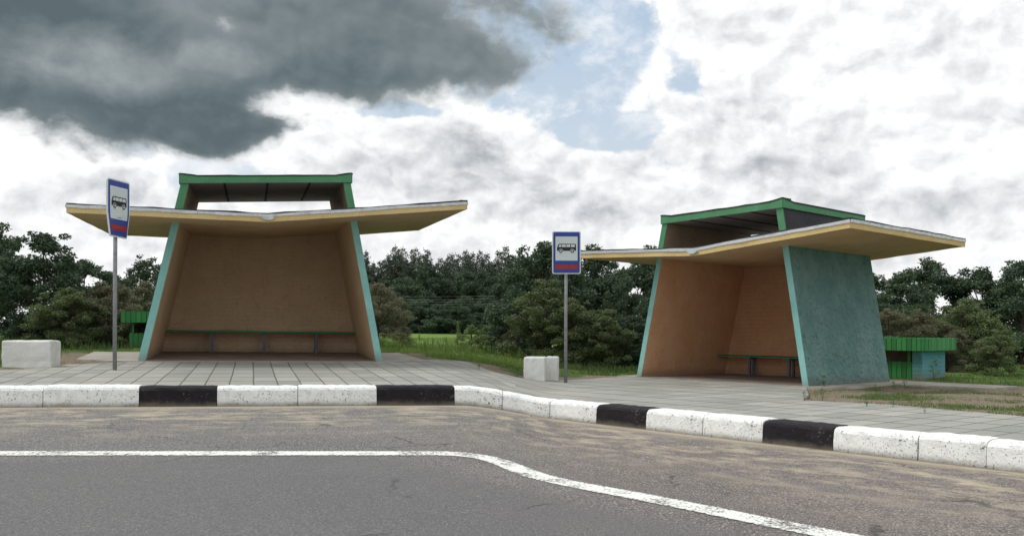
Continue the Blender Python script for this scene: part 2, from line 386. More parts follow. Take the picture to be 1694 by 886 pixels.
def concrete(name, c1, c2):
    m, N, b = mat(name, .88, .25); p = objco(N)
    n = N.noise(p, 2, 7, .65); f = N.noise(p, 45, 4, .7)
    c = N.mix(N.rng(n, .35, .68), c1, c2); c = N.mix(N.rng(f, .55, .7, 0, .4), c, [v*.45 for v in c1])
    N.put(b.inputs['Base Color'], c); bump(N, b, N.m('ADD', n, N.m('MULTIPLY', f, .4)), .012); return m
M_ASPH = asphalt(); M_PAVE = paver(); M_CONC = concrete('old_concrete', (.30, .28, .245), (.42, .395, .35)); M_FLOOR = concrete('trodden_concrete', (.18, .145, .13), (.26, .215, .19))
M_BLOCK = concrete('whitewashed_concrete', (.62, .63, .61), (.74, .75, .73))
def road_line():
    m, N, b = mat('road_line_paint', .75, .3); p = objco(N); f = N.noise(p, 40, 5, .7); n = N.noise(p, 3.5, 5, .6); uv = uvco(N); v = N.sep(uv)[1]
    c = N.mix(N.rng(f, .55, .68, 0, .5), (.70, .72, .69), (.42, .42, .39))
    edge = N.m('ABSOLUTE', v); a = N.rng(N.m('ADD', edge, N.m('MULTIPLY', N.m('SUBTRACT', f, .5), 1.6)), 1.08, .80)
    a = N.m('MULTIPLY', a, N.rng(N.m('ADD', f, N.m('MULTIPLY', n, .7)), 1.02, .84))
    N.put(b.inputs['Base Color'], c); N.put(b.inputs['Alpha'], a); return m
M_LINE = road_line()
def soil():
    m, N, b = mat('soil_and_turf', .95, .1); p = objco(N)
    at_ = N.new('ShaderNodeAttribute', attribute_name='dirt').outputs['Fac']
    n = N.noise(p, 1.1, 7, .65); f = N.noise(p, 14, 5, .7); gr = N.noise(p, 70, 3, .75); big = N.noise(p, .06, 4, .6)
    d = N.mix(N.rng(f, .35, .65), (.13, .105, .075), (.25, .215, .16)); d = N.mix(N.rng(gr, .55, .68, 0, .6), d, (.36, .33, .27)); d = N.mix(N.rng(gr, .45, .36, 0, .6), d, (.06, .048, .035))
    t = N.mix(N.rng(f, .35, .65), (.035, .065, .018), (.075, .125, .032)); t = N.mix(N.rng(N.m('ADD', N.sep(p)[1], N.m('MULTIPLY', n, 6.)), 17., 32.), t, N.mix(N.rng(big, .35, .6), (.085, .15, .032), (.13, .22, .045))); t = N.mix(N.rng(n, .5, .7, 0, .5), t, (.12, .13, .05))
    k = N.rng(N.m('ADD', at_, N.m('MULTIPLY', N.m('SUBTRACT', n, .5), 1.1)), .35, .6)
    N.put(b.inputs['Base Color'], N.mix(k, t, d)); bump(N, b, N.m('ADD', n, N.m('MULTIPLY', f, .5)), .05); return m
M_SOIL = soil()
def leaf(name, c1, c2, c3, trans=.25):
    m = bpy.data.materials.new(name); m.use_nodes = True; N = NT(m.node_tree); N.nodes.clear()
    r = N.new('ShaderNodeNewGeometry').outputs['Random Per Island']; oi = N.new('ShaderNodeObjectInfo').outputs['Random']
    n = N.noise(objco(N), 4.5, 3, .6)
    c = N.mix(r, c1, c2); c = N.mix(N.rng(n, .42, .68), c, c3); c = N.mix(N.m('MULTIPLY', oi, .45), c, [v*.55 for v in c1])
    d = N.new('ShaderNodeBsdfPrincipled', {'Base Color': c, 'Roughness': .55, 'Specular IOR Level': .25}); t = N.new('ShaderNodeBsdfTranslucent', {'Color': c})
    mx = N.new('ShaderNodeMixShader', {0: trans, 1: d.outputs[0], 2: t.outputs[0]}); o = N.new('ShaderNodeOutputMaterial'); N.links.new(mx.outputs[0], o.inputs[0])
    return m
M_LDARK = leaf('dark_broadleaf', (0.054, 0.091, 0.058), (0.104, 0.158, 0.088), (0.084, 0.131, 0.064))
M_LMID = leaf('mid_broadleaf', (0.088, 0.126, 0.056), (0.184, 0.236, 0.105), (0.144, 0.196, 0.079))
M_LWILL = leaf('grey_willow_leaf', (0.115, 0.128, 0.074), (0.223, 0.227, 0.132), (0.189, 0.178, 0.105))
M_LCON = leaf('pine_needles', (0.055, 0.084, 0.061), (0.097, 0.136, 0.087), (0.081, 0.109, 0.068), .1)
M_LSAP = leaf('young_leaf', (0.142, 0.209, 0.076), (0.285, 0.351, 0.142), (0.190, 0.266, 0.095))
M_GRASS = leaf('grass_blade', (0.072, 0.137, 0.039), (0.143, 0.227, 0.068), (0.169, 0.195, 0.078), .3)
M_BARK, _N, _b = mat('bark', .95, .1); _n = _N.noise(_N.vm('MULTIPLY', objco(_N), (9, 9, 2)), 3, 6, .7)
_N.put(_b.inputs['Base Color'], _N.mix(_n, (.03, .025, .02), (.12, .10, .08))); bump(_N, _b, _n, .03)

# ------------------------------------------------------------------ ground, road, pavement
PTL = [at(-420, 638), at(-420, 613), at(20, 611), at(84, 608), at(112, 602), at(205, 599), at(205, 592), at(660, 592), at(700, 594), at(775, 598), at(808, 611.5), at(852, 623)]
PTL = [(v.x, v.y) for v in PTL]
PTR = [at(852, 623), at(886, 628), at(1000, 624), at(1054, 622), at(1330, 630), at(1338, 652), at(1328, 661), at(1470, 668.5), at(1615, 681), at(1900, 706)]
PTR = [(v.x, v.y) for v in PTR]
kx0 = PTL[-1][0]
KPTS = [tuple(v) for v in KXY]
LPOLY = [k for k in KPTS if k[0] < kx0-.05 and k[0] > PTL[0][0]-.01]
RPOLY = [k for k in KPTS if k[0] > kx0+.05 and k[0] < 7.0]
midk = (kx0, float(kerb_y(kx0)))
poly_l = PTL[1:] + [midk] + LPOLY[::-1]
poly_r = [midk] + PTR + [(7.2, float(kerb_y(7.2)))] + RPOLY[::-1]

def sheet(name, poly, m, off, frame=None, skirt=.12, step=.5, cat=None):
    bm = bmesh.new(); bm.faces.new([bm.verts.new((x, y, 0)) for x, y in poly])
    xs = [p[0] for p in poly]; ys = [p[1] for p in poly]
    for ax, lo, hi in ((0, min(xs), max(xs)), (1, min(ys), max(ys))):
        v = lo+step
        while v < hi:
            co = [0, 0, 0]; no = [0, 0, 0]; co[ax] = v; no[ax] = 1
            bmesh.ops.bisect_plane(bm, geom=bm.verts[:]+bm.edges[:]+bm.faces[:], plane_co=co, plane_no=no); v += step
    bmesh.ops.triangulate(bm, faces=[f for f in bm.faces if len(f.verts) > 4])
    for v in bm.verts: v.co.z = gz(v.co.x, v.co.y, off)
    bmesh.ops.recalc_face_normals(bm, faces=bm.faces[:])
    if bm.faces[0].normal.z < 0: bmesh.ops.reverse_faces(bm, faces=bm.faces[:])
    be = [e for e in bm.edges if e.is_boundary]
    r = bmesh.ops.extrude_edge_only(bm, edges=be)
    for v in r['geom']:
        if isinstance(v, bmesh.types.BMVert): v.co.z -= skirt
    uvl = bm.loops.layers.uv.new('UVMap'); Mi = frame.inverted() if frame else Matrix()
    for f in bm.faces:
        for l in f.loops: q = Mi @ l.vert.co; l[uvl].uv = (q.x+40.1, q.y+40.02)
    me = bpy.data.meshes.new(name); bm.to_mesh(me); bm.free()
    return tag(link(name, me, m), kind='structure')
sheet('pavement', poly_l, M_PAVE, 0., MLs); sheet('pavement', poly_r, M_PAVE, 0., MRs)

def inpoly(P, poly):
    x, y = P[:, 0], P[:, 1]; r = np.zeros(len(P), bool); n = len(poly)
    for i in range(n):
        x0, y0 = poly[i]; x1, y1 = poly[(i+1) % n]
        c = ((y0 > y) != (y1 > y)) & (x < (x1-x0)*(y-y0)/((y1-y0) or 1e-9)+x0); r ^= c
    return r
def polydist(P, poly):
    best = np.full(len(P), 1e9); q = np.array(poly)
    for i in range(len(q)):
        A, B = q[i], q[(i+1) % len(q)]; AB = B-A
        t = np.clip(((P-A)@AB)/max(AB@AB, 1e-9), 0, 1); best = np.minimum(best, np.hypot(*(P-A-t[:, None]*AB).T))
    return best
# apron slabs round the two shelters
def local_poly(M, pts): return [tuple((M @ Vector((x, y, 0))).xy) for x, y in pts]
sl, sr = SHL['s'], SHR['s']
AP_L = local_poly(MLs, [(-2.05*sl-.45, -.03), (-2.05*sl+.1, -.05), (2.1*sl, -.05), (2.1*sl+.85, .35), (2.1*sl+.75, 3.2), (-2.0*sl-1.2, 3.0), (-2.0*sl-1.1, .45)])
AP_R = local_poly(MRs, [(-2.05*sr-.45, -.03), (2.1*sr, -.04), (2.1*sr+.25, .1), (2.1*sr+.35, 2.2), (2.1*sr+2.0, 2.4), (2.1*sr+2.0, 3.5), (-2.0*sr-.4, 3.5)])
sheet('concrete_apron', AP_L, M_CONC, .012, MLs); sheet('concrete_apron', AP_R, M_CONC, .012, MRs)

def build_ground():
    xs = np.unique(np.concatenate([np.linspace(-700, -30, 12), np.linspace(-30, -14, 9), np.arange(-14, 14, .25), np.linspace(14, 30, 9), np.linspace(30, 700, 12)]))
    ys = np.unique(np.concatenate([np.linspace(-300, 0, 8), np.arange(0, 30, .25), np.linspace(30, 60, 31), np.linspace(60, 130, 24), np.linspace(130, 1100, 14)]))
    X, Y = np.meshgrid(xs, ys); P = np.stack([X.ravel(), Y.ravel()], 1)
    rnd = np.random.RandomState(3)
    z = g(P[:, 0], P[:, 1])
    kd, _ = kerb_dist(P[:, 0], P[:, 1])
    ip = inpoly(P, poly_l) | inpoly(P, poly_r)
    pd = np.minimum(polydist(P, poly_l), polydist(P, poly_r))
    hum = .035*np.sin(P[:, 0]*2.1+np.sin(P[:, 1]*1.7))*np.sin(P[:, 1]*1.9+.5)
    off = np.where(ip, -.10-.1*sstep(0, .6, pd), -.028+hum*sstep(.2, 1.2, pd)*(P[:, 1] < 60))
    off = np.where((kd > -.1), -.45, off)
    off = np.where((kd > -.1) & (P[:, 1] < -7), -.02, off)
    off = np.where((P[:, 0] < PTL[0][0]-.2) & (kd < -.1), -.03, off)
    z = z+off
    ap = np.minimum(polydist(P, AP_L), polydist(P, AP_R))
    dirt = np.clip(1.05-np.minimum(pd, ap)/1.1, 0, 1)
    patch = inpoly(P, [(3.2, 8), (12, 5), (12, 13), (6.2, 16.4), (4, 17.5)]); dirt = np.maximum(dirt, np.where(patch, .62, 0))
    nx = len(xs); faces = []
    for j in range(len(ys)-1):
        for i in range(nx-1): faces.append((j*nx+i, j*nx+i+1, (j+1)*nx+i+1, (j+1)*nx+i))
    me = bpy.data.meshes.new('ground'); me.from_pydata([(*p, h) for p, h in zip(P, z)], [], faces)
    at_ = me.attributes.new('dirt', 'FLOAT', 'POINT'); at_.data.foreach_set('value', dirt.astype(np.float32))
    for pl in me.polygons: pl.use_smooth = True
    tag(link('ground', me, M_SOIL), kind='structure')
build_ground()

def build_road():
    xs = np.concatenate([np.arange(-20, -7, .5), np.arange(-7, 8, .2), np.arange(8, 14, .5)]); ts = np.concatenate([np.linspace(0, .1, 6), np.linspace(.13, 1, 24)])
    V = []
    for t in ts:
        for x in xs:
            y0 = float(kerb_y(x))-.1; V.append((x, y0*(1-t)+(-7.5)*t))
    V = np.array(V); kd, arc = kerb_dist(V[:, 0], V[:, 1]); z = g(V[:, 0], V[:, 1])-KH
    nx = len(xs); faces = [(j*nx+i, (j+1)*nx+i, (j+1)*nx+i+1, j*nx+i+1) for j in range(len(ts)-1) for i in range(nx-1)]
    me = bpy.data.meshes.new('road'); me.from_pydata([(*p, h) for p, h in zip(V, z)], [], faces)
    uv = me.uv_layers.new(name='UVMap')
    for l in me.loops: uv.data[l.index].uv = (arc[l.vertex_index], kd[l.vertex_index])
    for pl in me.polygons: pl.use_smooth = True
    tag(link('road', me, M_ASPH), kind='structure')
    # edge line
    path = [at(p, q, -KH) for p, q in ((-500, 750), (78, 750), (443, 750), (700, 750), (790, 751), (815, 757), (850, 773), (886, 789), (981, 807), (1100, 829), (1300, 870))]
    path.append(path[-1]+(path[-1]-path[-4])*.8)
    xy = np.array([(v.x, v.y) for v in path]); S = np.concatenate([[0], np.cumsum(np.hypot(*np.diff(xy, axis=0).T))])
    ss = np.arange(0, S[-1], .15); px_, py_ = np.interp(ss, S, xy[:, 0]), np.interp(ss, S, xy[:, 1])
    for q in (px_, py_):
        for _ in range(6): q[1:-1] = (q[:-2]+q[1:-1]*2+q[2:])/4
    tx, ty = np.gradient(px_), np.gradient(py_); L = np.hypot(tx, ty); nx_, ny_ = -ty/L, tx/L
    vv, ff, uvs = [], [], []
    wd = .115
    for i in range(len(ss)):
        for k in (-1, 0, 1):
            x, y = px_[i]+nx_[i]*wd*k, py_[i]+ny_[i]*wd*k; vv.append((x, y, gz(x, y, -KH+.006))); uvs.append((ss[i], k))
    for i in range(len(ss)-1):
        for k in (0, 1): ff.append((i*3+k, (i+1)*3+k, (i+1)*3+k+1, i*3+k+1))
    me = bpy.data.meshes.new('road_edge_line'); me.from_pydata(vv, [], ff); uv = me.uv_layers.new(name='UVMap')
    for l in me.loops: uv.data[l.index].uv = uvs[l.vertex_index]
    tag(link('road_edge_line', me, M_LINE), kind='structure')
build_road()

def kerb_stone(p0, p1, m, label, gap=.004, seed=0):
    """one block from arc p0 to p1, rounded nose, rough faces"""
    rnd = random.Random(seed); n = max(3, int((p1-p0)/.07)); W = .30; top = .014+rnd.uniform(-.006, .008); jig = rnd.uniform(-.008, .008)
    prof = [(.0, -.06), (.0, top-.012), (.012, top), (W-.10, top+.004), (W-.045, top-.003), (W-.018, top-.018), (W-.003, top-.045), (W+.003, top-.13), (W+.012, -KH-.03)]
    vv, uvs = [], []; org = None
    for i in range(n+1):
        s = p0+gap+(p1-p0-2*gap)*i/n; x, y, tx, ty = kerb_at(s); nx_, ny_ = ty, -tx
        e = 1 if i in (0, n) else 0
        for k, (a_, h) in enumerate(prof):
            j = (rnd.uniform(-.004, .004) if 0 < k < 8 else 0); a2 = a_+j+jig*(k > 2)-(.006*e if k > 2 else 0); h2 = h+(rnd.uniform(-.004, .004) if 0 < k < 8 else 0)-(.005*e if 0 < k < 6 else 0)
            X, Y = x+nx_*a2, y+ny_*a2; vv.append((X, Y, gz(x, y)+h2)); uvs.append((s, h2+KH))
    np_ = len(prof); ff = [(i*np_+k, i*np_+k+1, (i+1)*np_+k+1, (i+1)*np_+k) for i in range(n) for k in range(np_-1)]
    ff += [tuple(range(np_))[::-1], tuple(n*np_+k for k in range(np_))]
    c = np.mean(np.array(vv), 0); c[2] = min(v[2] for v in vv)
    me = bpy.data.meshes.new('kerb_stone'); me.from_pydata([tuple(np.array(v)-c) for v in vv], [], ff); uv = me.uv_layers.new(name='UVMap')
    for l in me.loops: uv.data[l.index].uv = uvs[l.vertex_index]
    for pl in me.polygons: pl.use_smooth = False
    o = link('kerb_stone', me, m); o.location = c
    return tag(o, label, 'kerb stone', 'painted kerb stones along the road')
def ks(px): return kerb_s(px)
seq = [(ks(-160), ks(-50), 'w', 'white kerb stone running out past the left picture edge'),
       (ks(-50), ks(82), 'w', 'white kerb stone in front of the lone concrete block at far left'),
       (ks(82), ks(237), 'w', 'weathered white kerb stone below the tilted bus stop sign, just left of a black one'),
       (ks(237), ks(362), 'k', 'black kerb stone below the left leg of the frontal teal shelter'),
       (ks(362), ks(493), 'w', 'white kerb stone right after the black one below the bench of the frontal shelter'),
       (ks(493), ks(620), 'w', 'white kerb stone below the right leg of the frontal shelter, left of a black one'),
       (ks(620), ks(748), 'k', 'black kerb stone just right of the frontal shelter, before the road bends'),
       (ks(748), ks(832), 'w', 'curved white kerb stone between the black one and the middle of the bend')]
sR0 = ks(832)
seq += [(sR0, ks(926), 'w', 'white kerb stone on the bend, below the pair of white concrete blocks'),
        (ks(926), ks(1014), 'w', 'white kerb stone below the upright bus stop sign, ending at a black one'),
        (ks(1014), ks(1096), 'k', 'smaller looking black kerb stone in front of the left wall of the angled shelter'),
        (ks(1096), ks(1190), 'w', 'white kerb stone right after the black one in front of the angled shelter opening'),
        (ks(1190), ks(1289), 'w', 'white kerb stone with grey scuffs, left neighbour of the nearest black stone'),
        (ks(1289), ks(1405), 'k', 'big nearest black kerb stone, in front of the teal side wall'),
        (ks(1405), ks(1543), 'w', 'big white kerb stone right after the nearest black one, beside the weedy patch'),
        (ks(1543), ks(1655), 'w', 'nearest white kerb stone at the right picture edge'),
        (ks(1655), ks(1790), 'w', 'white kerb stone running out past the right picture edge')]
for i, (p0, p1, k, lab) in enumerate(seq): kerb_stone(p0, p1, M_KW if k == 'w' else M_KB, lab, seed=i)
for i in range(4):
    q0 = seq[0][0]-(i+1)*1.0; kerb_stone(q0, q0+1.0, M_KW, 'white kerb stone further along the road, beyond the left edge of the picture', seed=40+i)['group'] = 'kerb stones outside the picture on the left'
for i in range(4):
    q0 = seq[16][1]+i*.8; kerb_stone(q0, q0+.8, M_KW, 'white kerb stone further along the road, beyond the right edge of the picture', seed=50+i)['group'] = 'kerb stones outside the picture on the right'

# ------------------------------------------------------------------ the bus shelters
def shelter(S, M, label, warm, seed):
    s = S['s']; r = random.Random(seed); root = empty('bus_shelter', M, label, 'bus shelter', 'concrete bus shelters')
    wb, t, d = S['wb']*s, S['t']*s, S['d']*s; k = {-1: S['kl'], 1: S['kr']}
    zv, RL, RR, th = S['zv']*s, S['rl']*s, S['rr']*s, S['th']*s
    zl, zr, yf, yb = S['zl']*s, S['zr']*s, S['yf']*s, S['yb']*s
    zb = {-1: S['zbl']*s, 1: S['zbr']*s}; fa = S['fa']*s
    und = lambda x: zv+(zl-zv)*(-x/RL) if x < 0 else zv+(zr-zv)*(x/RR)
    inm, bkm = (M_OCHRE2, M_OCHREB2) if warm else (M_OCHRE, M_OCHREB)
    de = d+.10
    def wx(sd, off, z): return sd*(wb-off-k[sd]*z)
    def zcut(sd, off):
        z = 2.3
        for _ in range(8): z = und(wx(sd, off, z))
        return z
    for sd in (-1, 1):
        bm = bmesh.new(); zo, zi = zcut(sd, 0)+.03, zcut(sd, t)+.03; nz = 14; ny = 8
        # inner and outer skins are gridded so that the hand-plastered face can wander a little
        def skin(off, zt, amp, mi, front_flip):
            rows = []
            for a_ in range(nz+1):
                z = -.12+(zt+.12)*a_/nz; row = []
                for b_ in range(ny+1):
                    e = 0 if b_ in (0, ny) else 1
                    row.append(bm.verts.new((wx(sd, off, z)+e*r.uniform(-amp, amp), de*b_/ny, z)))
                rows.append(row)
            for A, B in zip(rows, rows[1:]):
                for b_ in range(ny): bm.faces.new((A[b_], A[b_+1], B[b_+1], B[b_])).material_index = mi
            return rows
        A = skin(0, zo, .004, 1, 0); B = skin(t, zi, .004, 0, 0)
        for a_ in range(nz):
            bm.faces.new((A[a_][0], A[a_+1][0], B[a_+1][0], B[a_][0])).material_index = 2
            bm.faces.new((A[a_][ny], A[a_+1][ny], B[a_+1][ny], B[a_][ny])).material_index = 1
        for b_ in range(ny):
            bm.faces.new((A[0][b_], A[0][b_+1], B[0][b_+1], B[0][b_])).material_index = 1
            bm.faces.new((A[nz][b_], A[nz][b_+1], B[nz][b_+1], B[nz][b_])).material_index = 1
        from_bm('side_wall', bm, [inm, M_TEAL, M_TEALF], root, bevel=.012)
    # back wall
    bm = bmesh.new(); e_ = -.02
    za, zc = zcut(-1, t), zcut(1, t)
    ring = [(wx(-1, t+e_, -.12), -.12), (wx(1, t+e_, -.12), -.12), (wx(1, t+e_, zc), zc+.02), (0, zv+.02), (wx(-1, t+e_, za), za+.02)]
    hexa(bm, [(x, d, z) for x, z in ring], [(x, d+.094, z) for x, z in ring])
    for f in bm.faces:
        if f.normal.y > .5 or f.calc_center_median().y > d+.05: f.material_index = 0
    from_bm('back_wall', bm, [bkm], root)
    # folded roof slab
    nx_ = 24; xs = np.concatenate([np.linspace(-RL, 0, nx_//2+1), np.linspace(0, RR, nx_//2+1)[1:]])
    bm = bmesh.new(); lo0, lo1, hi0, hi1 = [], [], [], []
    for x in xs:
        z = und(x); j = r.uniform(-.004, .004)
        lo0.append(bm.verts.new((x, yf, z+j))); lo1.append(bm.verts.new((x, yb, z+j))); hi0.append(bm.verts.new((x, yf, z+th*.9))); hi1.append(bm.verts.new((x, yb, z+th*.9)))
    for i in range(len(xs)-1):
        bm.faces.new((lo0[i], lo0[i+1], lo1[i+1], lo1[i])).material_index = 0; bm.faces.new((hi0[i], hi1[i], hi1[i+1], hi0[i+1])).material_index = 1
        bm.faces.new((lo0[i], hi0[i], hi0[i+1], lo0[i+1])).material_index = 2; bm.faces.new((lo1[i], lo1[i+1], hi1[i+1], hi1[i])).material_index = 2
    for i in (0, -1): bm.faces.new((lo0[i], lo1[i], hi1[i], hi0[i])).material_index = 2
    roof = from_bm('roof', bm, [M_SOFFIT, M_DECK, M_YELLOW], root)
    # yellow fascia boards (front, both ends), 12 mm proud
    def strip(name, path, h0, h1, out_, m, jit=0., par=roof, thick=.02, sag=0.):
        """a band that follows path [(x,y,z)], from z+h0 to z+h1, pushed outwards by out_"""
        bm = bmesh.new(); P = [Vector(p) for p in path]; rows = []
        for i, p in enumerate(P):
            d_ = (P[min(i+1, len(P)-1)]-P[max(i-1, 0)]); nrm = Vector((d_.y, -d_.x, 0)).normalized()
            a_, b_ = h0+r.uniform(-jit, jit), h1+r.uniform(-jit, jit)
            q0, q1 = p+nrm*(out_-thick), p+nrm*(out_+r.uniform(-jit, jit)*.5)
            rows.append([bm.verts.new((q.x, q.y, p.z+z)) for q, z in ((q0, a_), (q1, a_), (q1, b_), (q0, b_))])
        for A, B in zip(rows, rows[1:]):
            for k_ in range(4): bm.faces.new((A[k_], A[(k_+1) % 4], B[(k_+1) % 4], B[k_]))
        bm.faces.new(rows[0][::-1]); bm.faces.new(rows[-1])
        return from_bm(name, bm, [m], par)
    fr = [(x, yf, und(x)) for x in xs]; rt = [(RR, y, zr) for y in np.linspace(yf, yb, 14)]; lf = [(-RL, y, zl) for y in np.linspace(yb, yf, 14)]
    for path in (fr, rt, lf): strip('fascia', path, -.006, th*.68, .012, M_YELLOW, .0025)
    for path in (fr, rt, lf): strip('flashing', path, th*.62, th*1.02, .026, M_TIN, .006, thick=.05)
    for path in (fr, rt, lf): strip('bitumen_edge', path, th*.96, th*1.02+.022, .017, M_SLATE, .008, thick=.14)
    # drain lip hanging from the fold
    bm = bmesh.new(); c0 = Vector((0, yf-.045, zv+th*.62)); seg = 10; outer, inner = [], []
    for i in range(seg+1):
        a_ = math.pi+math.pi*i/seg; v = (math.cos(a_)*.105, math.sin(a_)*.055)
        outer.append([bm.verts.new((c0.x+v[0], yy, c0.z+v[1])) for yy in (yf-.075, yf+.12)]); inner.append([bm.verts.new((c0.x+v[0]*.9, yy, c0.z+v[1]*.86)) for yy in (yf-.075, yf+.12)])
    for i in range(seg):
        for A in (outer, inner): bm.faces.new((A[i][0], A[i+1][0], A[i+1][1], A[i][1]))
        bm.faces.new((outer[i][0], outer[i+1][0], inner[i+1][0], inner[i][0])); bm.faces.new((outer[i][1], outer[i+1][1], inner[i+1][1], inner[i][1]))
    f0 = bm.faces.new([v[0] for v in inner])
    from_bm('drain_lip', bm, [M_TIN], roof)
    # raised lantern on top: two leaning cheeks and a flat lid
    for sd in (-1, 1):
        zt = zb[sd]; z0o, z0i = und(wx(sd, 0, zt*.8))+th*.8, und(wx(sd, t, zt*.8))+th*.8; gw = .022
        bm = bmesh.new()
        hexa(bm, [(wx(sd, 0, z0o), .004, z0o), (wx(sd, t, z0i), .004, z0i), (wx(sd, t, z0i), d, z0i), (wx(sd, 0, z0o), d, z0o)],
             [(wx(sd, 0, zt), .004, zt), (wx(sd, t, zt), .004, zt), (wx(sd, t, zt), d, zt), (wx(sd, 0, zt), d, zt)])
        for f in bm.faces:
            c = f.calc_center_median(); xo = wx(sd, t*.5, c.z); f.material_index = 1 if sd*(c.x-xo) > t*.3 else 0
        ck = from_bm('lantern_cheek', bm, [M_BROWNIN, M_SLATE], root)
        bm = bmesh.new()
        hexa(bm, [(wx(sd, -.004, z0o), -.02, z0o), (wx(sd, t+.002, z0i), -.02, z0i), (wx(sd, t+.002, z0i), .012, z0i), (wx(sd, -.004, z0o), .012, z0o)],
             [(wx(sd, -.004, zt), -.02, zt), (wx(sd, t+.002, zt), -.02, zt), (wx(sd, t+.002, zt), .012, zt), (wx(sd, -.004, zt), .012, zt)])
        from_bm('edge_board', bm, [M_GREEN], ck, bevel=.004)
        # wire loops sticking out of the cheek
        bm = bmesh.new(); zz = z0i+(zt-z0i)*.55; x0 = wx(sd, t, zz); yy = d*.28
        pts = [(x0-sd*(.10*math.sin(a_)), yy+.055*math.cos(a_), zz+.03*math.cos(a_)) for a_ in np.linspace(0, math.pi, 9)]
        tube(bm, pts, .006, 6); from_bm('wire_loop', bm, [M_WIRE], ck, True)
    xl, xr = wx(-1, -.02, zb[-1]), wx(1, -.02, zb[1])
    lz = lambda x: zb[-1]+(zb[1]-zb[-1])*(x-xl)/(xr-xl)
    bm = bmesh.new(); y0, y1 = -.03, d+.04
    hexa(bm, [(xl, y0, lz(xl)+.003), (xr, y0, lz(xr)+.003), (xr, y1, lz(xr)+.003), (xl, y1, lz(xl)+.003)], [(xl, y0, lz(xl)+fa*.82), (xr, y0, lz(xr)+fa*.82), (xr, y1, lz(xr)+fa*.82), (xl, y1, lz(xl)+fa*.82)])
    lid = from_bm('lantern_roof', bm, [M_DARKIN], root)
    for i in range(1, 4):      # cover strips over the ceiling joints
        x = xl+(xr-xl)*i/4; bm = bmesh.new(); box(bm, x-.018, x+.018, y0+.03, y1-.03, lz(x)-.009, lz(x)+.006); from_bm('ceiling_batten', bm, [M_SLATE], lid)
    topz = lambda u: fa*.92-.02+.042*max(0, abs(u-.5)*2-.80)/.20     # the felt turns up at both ends
    us = np.concatenate([np.linspace(0, .1, 4), np.linspace(.2, .8, 9), np.linspace(.9, 1, 4)])
    frt = [(xl+(xr-xl)*u, y0, lz(xl+(xr-xl)*u)) for u in us]
    def band(name, pts, lows, his, out_, m, thick):
        bm = bmesh.new(); P = [Vector(p) for p in pts]; rows = []
        for i, p in enumerate(P):
            d_ = (P[min(i+1, len(P)-1)]-P[max(i-1, 0)]); nrm = Vector((d_.y, -d_.x, 0)).normalized(); q0, q1 = p+nrm*(out_-thick), p+nrm*out_
            rows.append([bm.verts.new((q.x, q.y, p.z+z)) for q, z in ((q0, lows[i]), (q1, lows[i]), (q1, his[i]), (q0, his[i]))])
        for A, B in zip(rows, rows[1:]):
            for k_ in range(4): bm.faces.new((A[k_], A[(k_+1) % 4], B[(k_+1) % 4], B[k_]))
        bm.faces.new(rows[0][::-1]); bm.faces.new(rows[-1]); return from_bm(name, bm, [m], lid)
    hi = [topz(u) for u in us]
    band('lantern_fascia', frt, [-.004]*len(us), hi, .016, M_GREEN, .03)
    band('lantern_felt', frt, [h-.006 for h in hi], [h+.018+r.uniform(-.005, .005) for h in hi], .024, M_SLATE, .3)
    for sd, X in ((1, xr), (-1, xl)):
        yy = np.linspace(y0, y1, 9); side = [(X, y, lz(X)) for y in (yy if sd > 0 else yy[::-1])]; h2 = [topz(0)-.004-.05*min(1, abs(y-y0)/.35) for y in (yy if sd > 0 else yy[::-1])]
        band('lantern_fascia', side, [-.004]*9, h2, .014, M_GREEN, .03)
        band('lantern_felt', side, [h-.006 for h in h2], [h+.016+r.uniform(-.004, .004) for h in h2], .022, M_SLATE, .05)
    bk = [(x, y, z) for x, y, z in [(xr-(xr-xl)*u, y1, lz(xr-(xr-xl)*u)) for u in us]]
    band('lantern_fascia', bk, [-.004]*len(us), [fa*.8]*len(us), .014, M_GREEN, .03)
    bm = bmesh.new(); hexa(bm, [(xl, y0, lz(xl)+fa*.823), (xr, y0, lz(xr)+fa*.823), (xr, y1, lz(xr)+fa*.823), (xl, y1, lz(xl)+fa*.823)], [(xl, y0, lz(xl)+fa*.9), (xr, y0, lz(xr)+fa*.9), (xr, y1, lz(xr)+fa*.9), (xl, y1, lz(xl)+fa*.9)])
    from_bm('lantern_deck', bm, [M_SLATE], lid)
    # trodden floor inside
    bm = bmesh.new(); box(bm, -(wb-t-.005), wb-t-.005, -.01, d-.004, -.1, .022); from_bm('floor_slab', bm, [M_FLOOR], root)
    # rough mortar foot along the front of each wall
    return root, dict(wb=wb, t=t, d=d, wx=wx, s=s)
rootL, GL = shelter(SHL, MLs, 'flared teal and ochre bus shelter seen straight from the front, behind the tilted sign', False, 5)
rootR, GR = shelter(SHR, MRs, 'flared bus shelter seen at an angle, showing its whole rough teal side wall', True, 9)

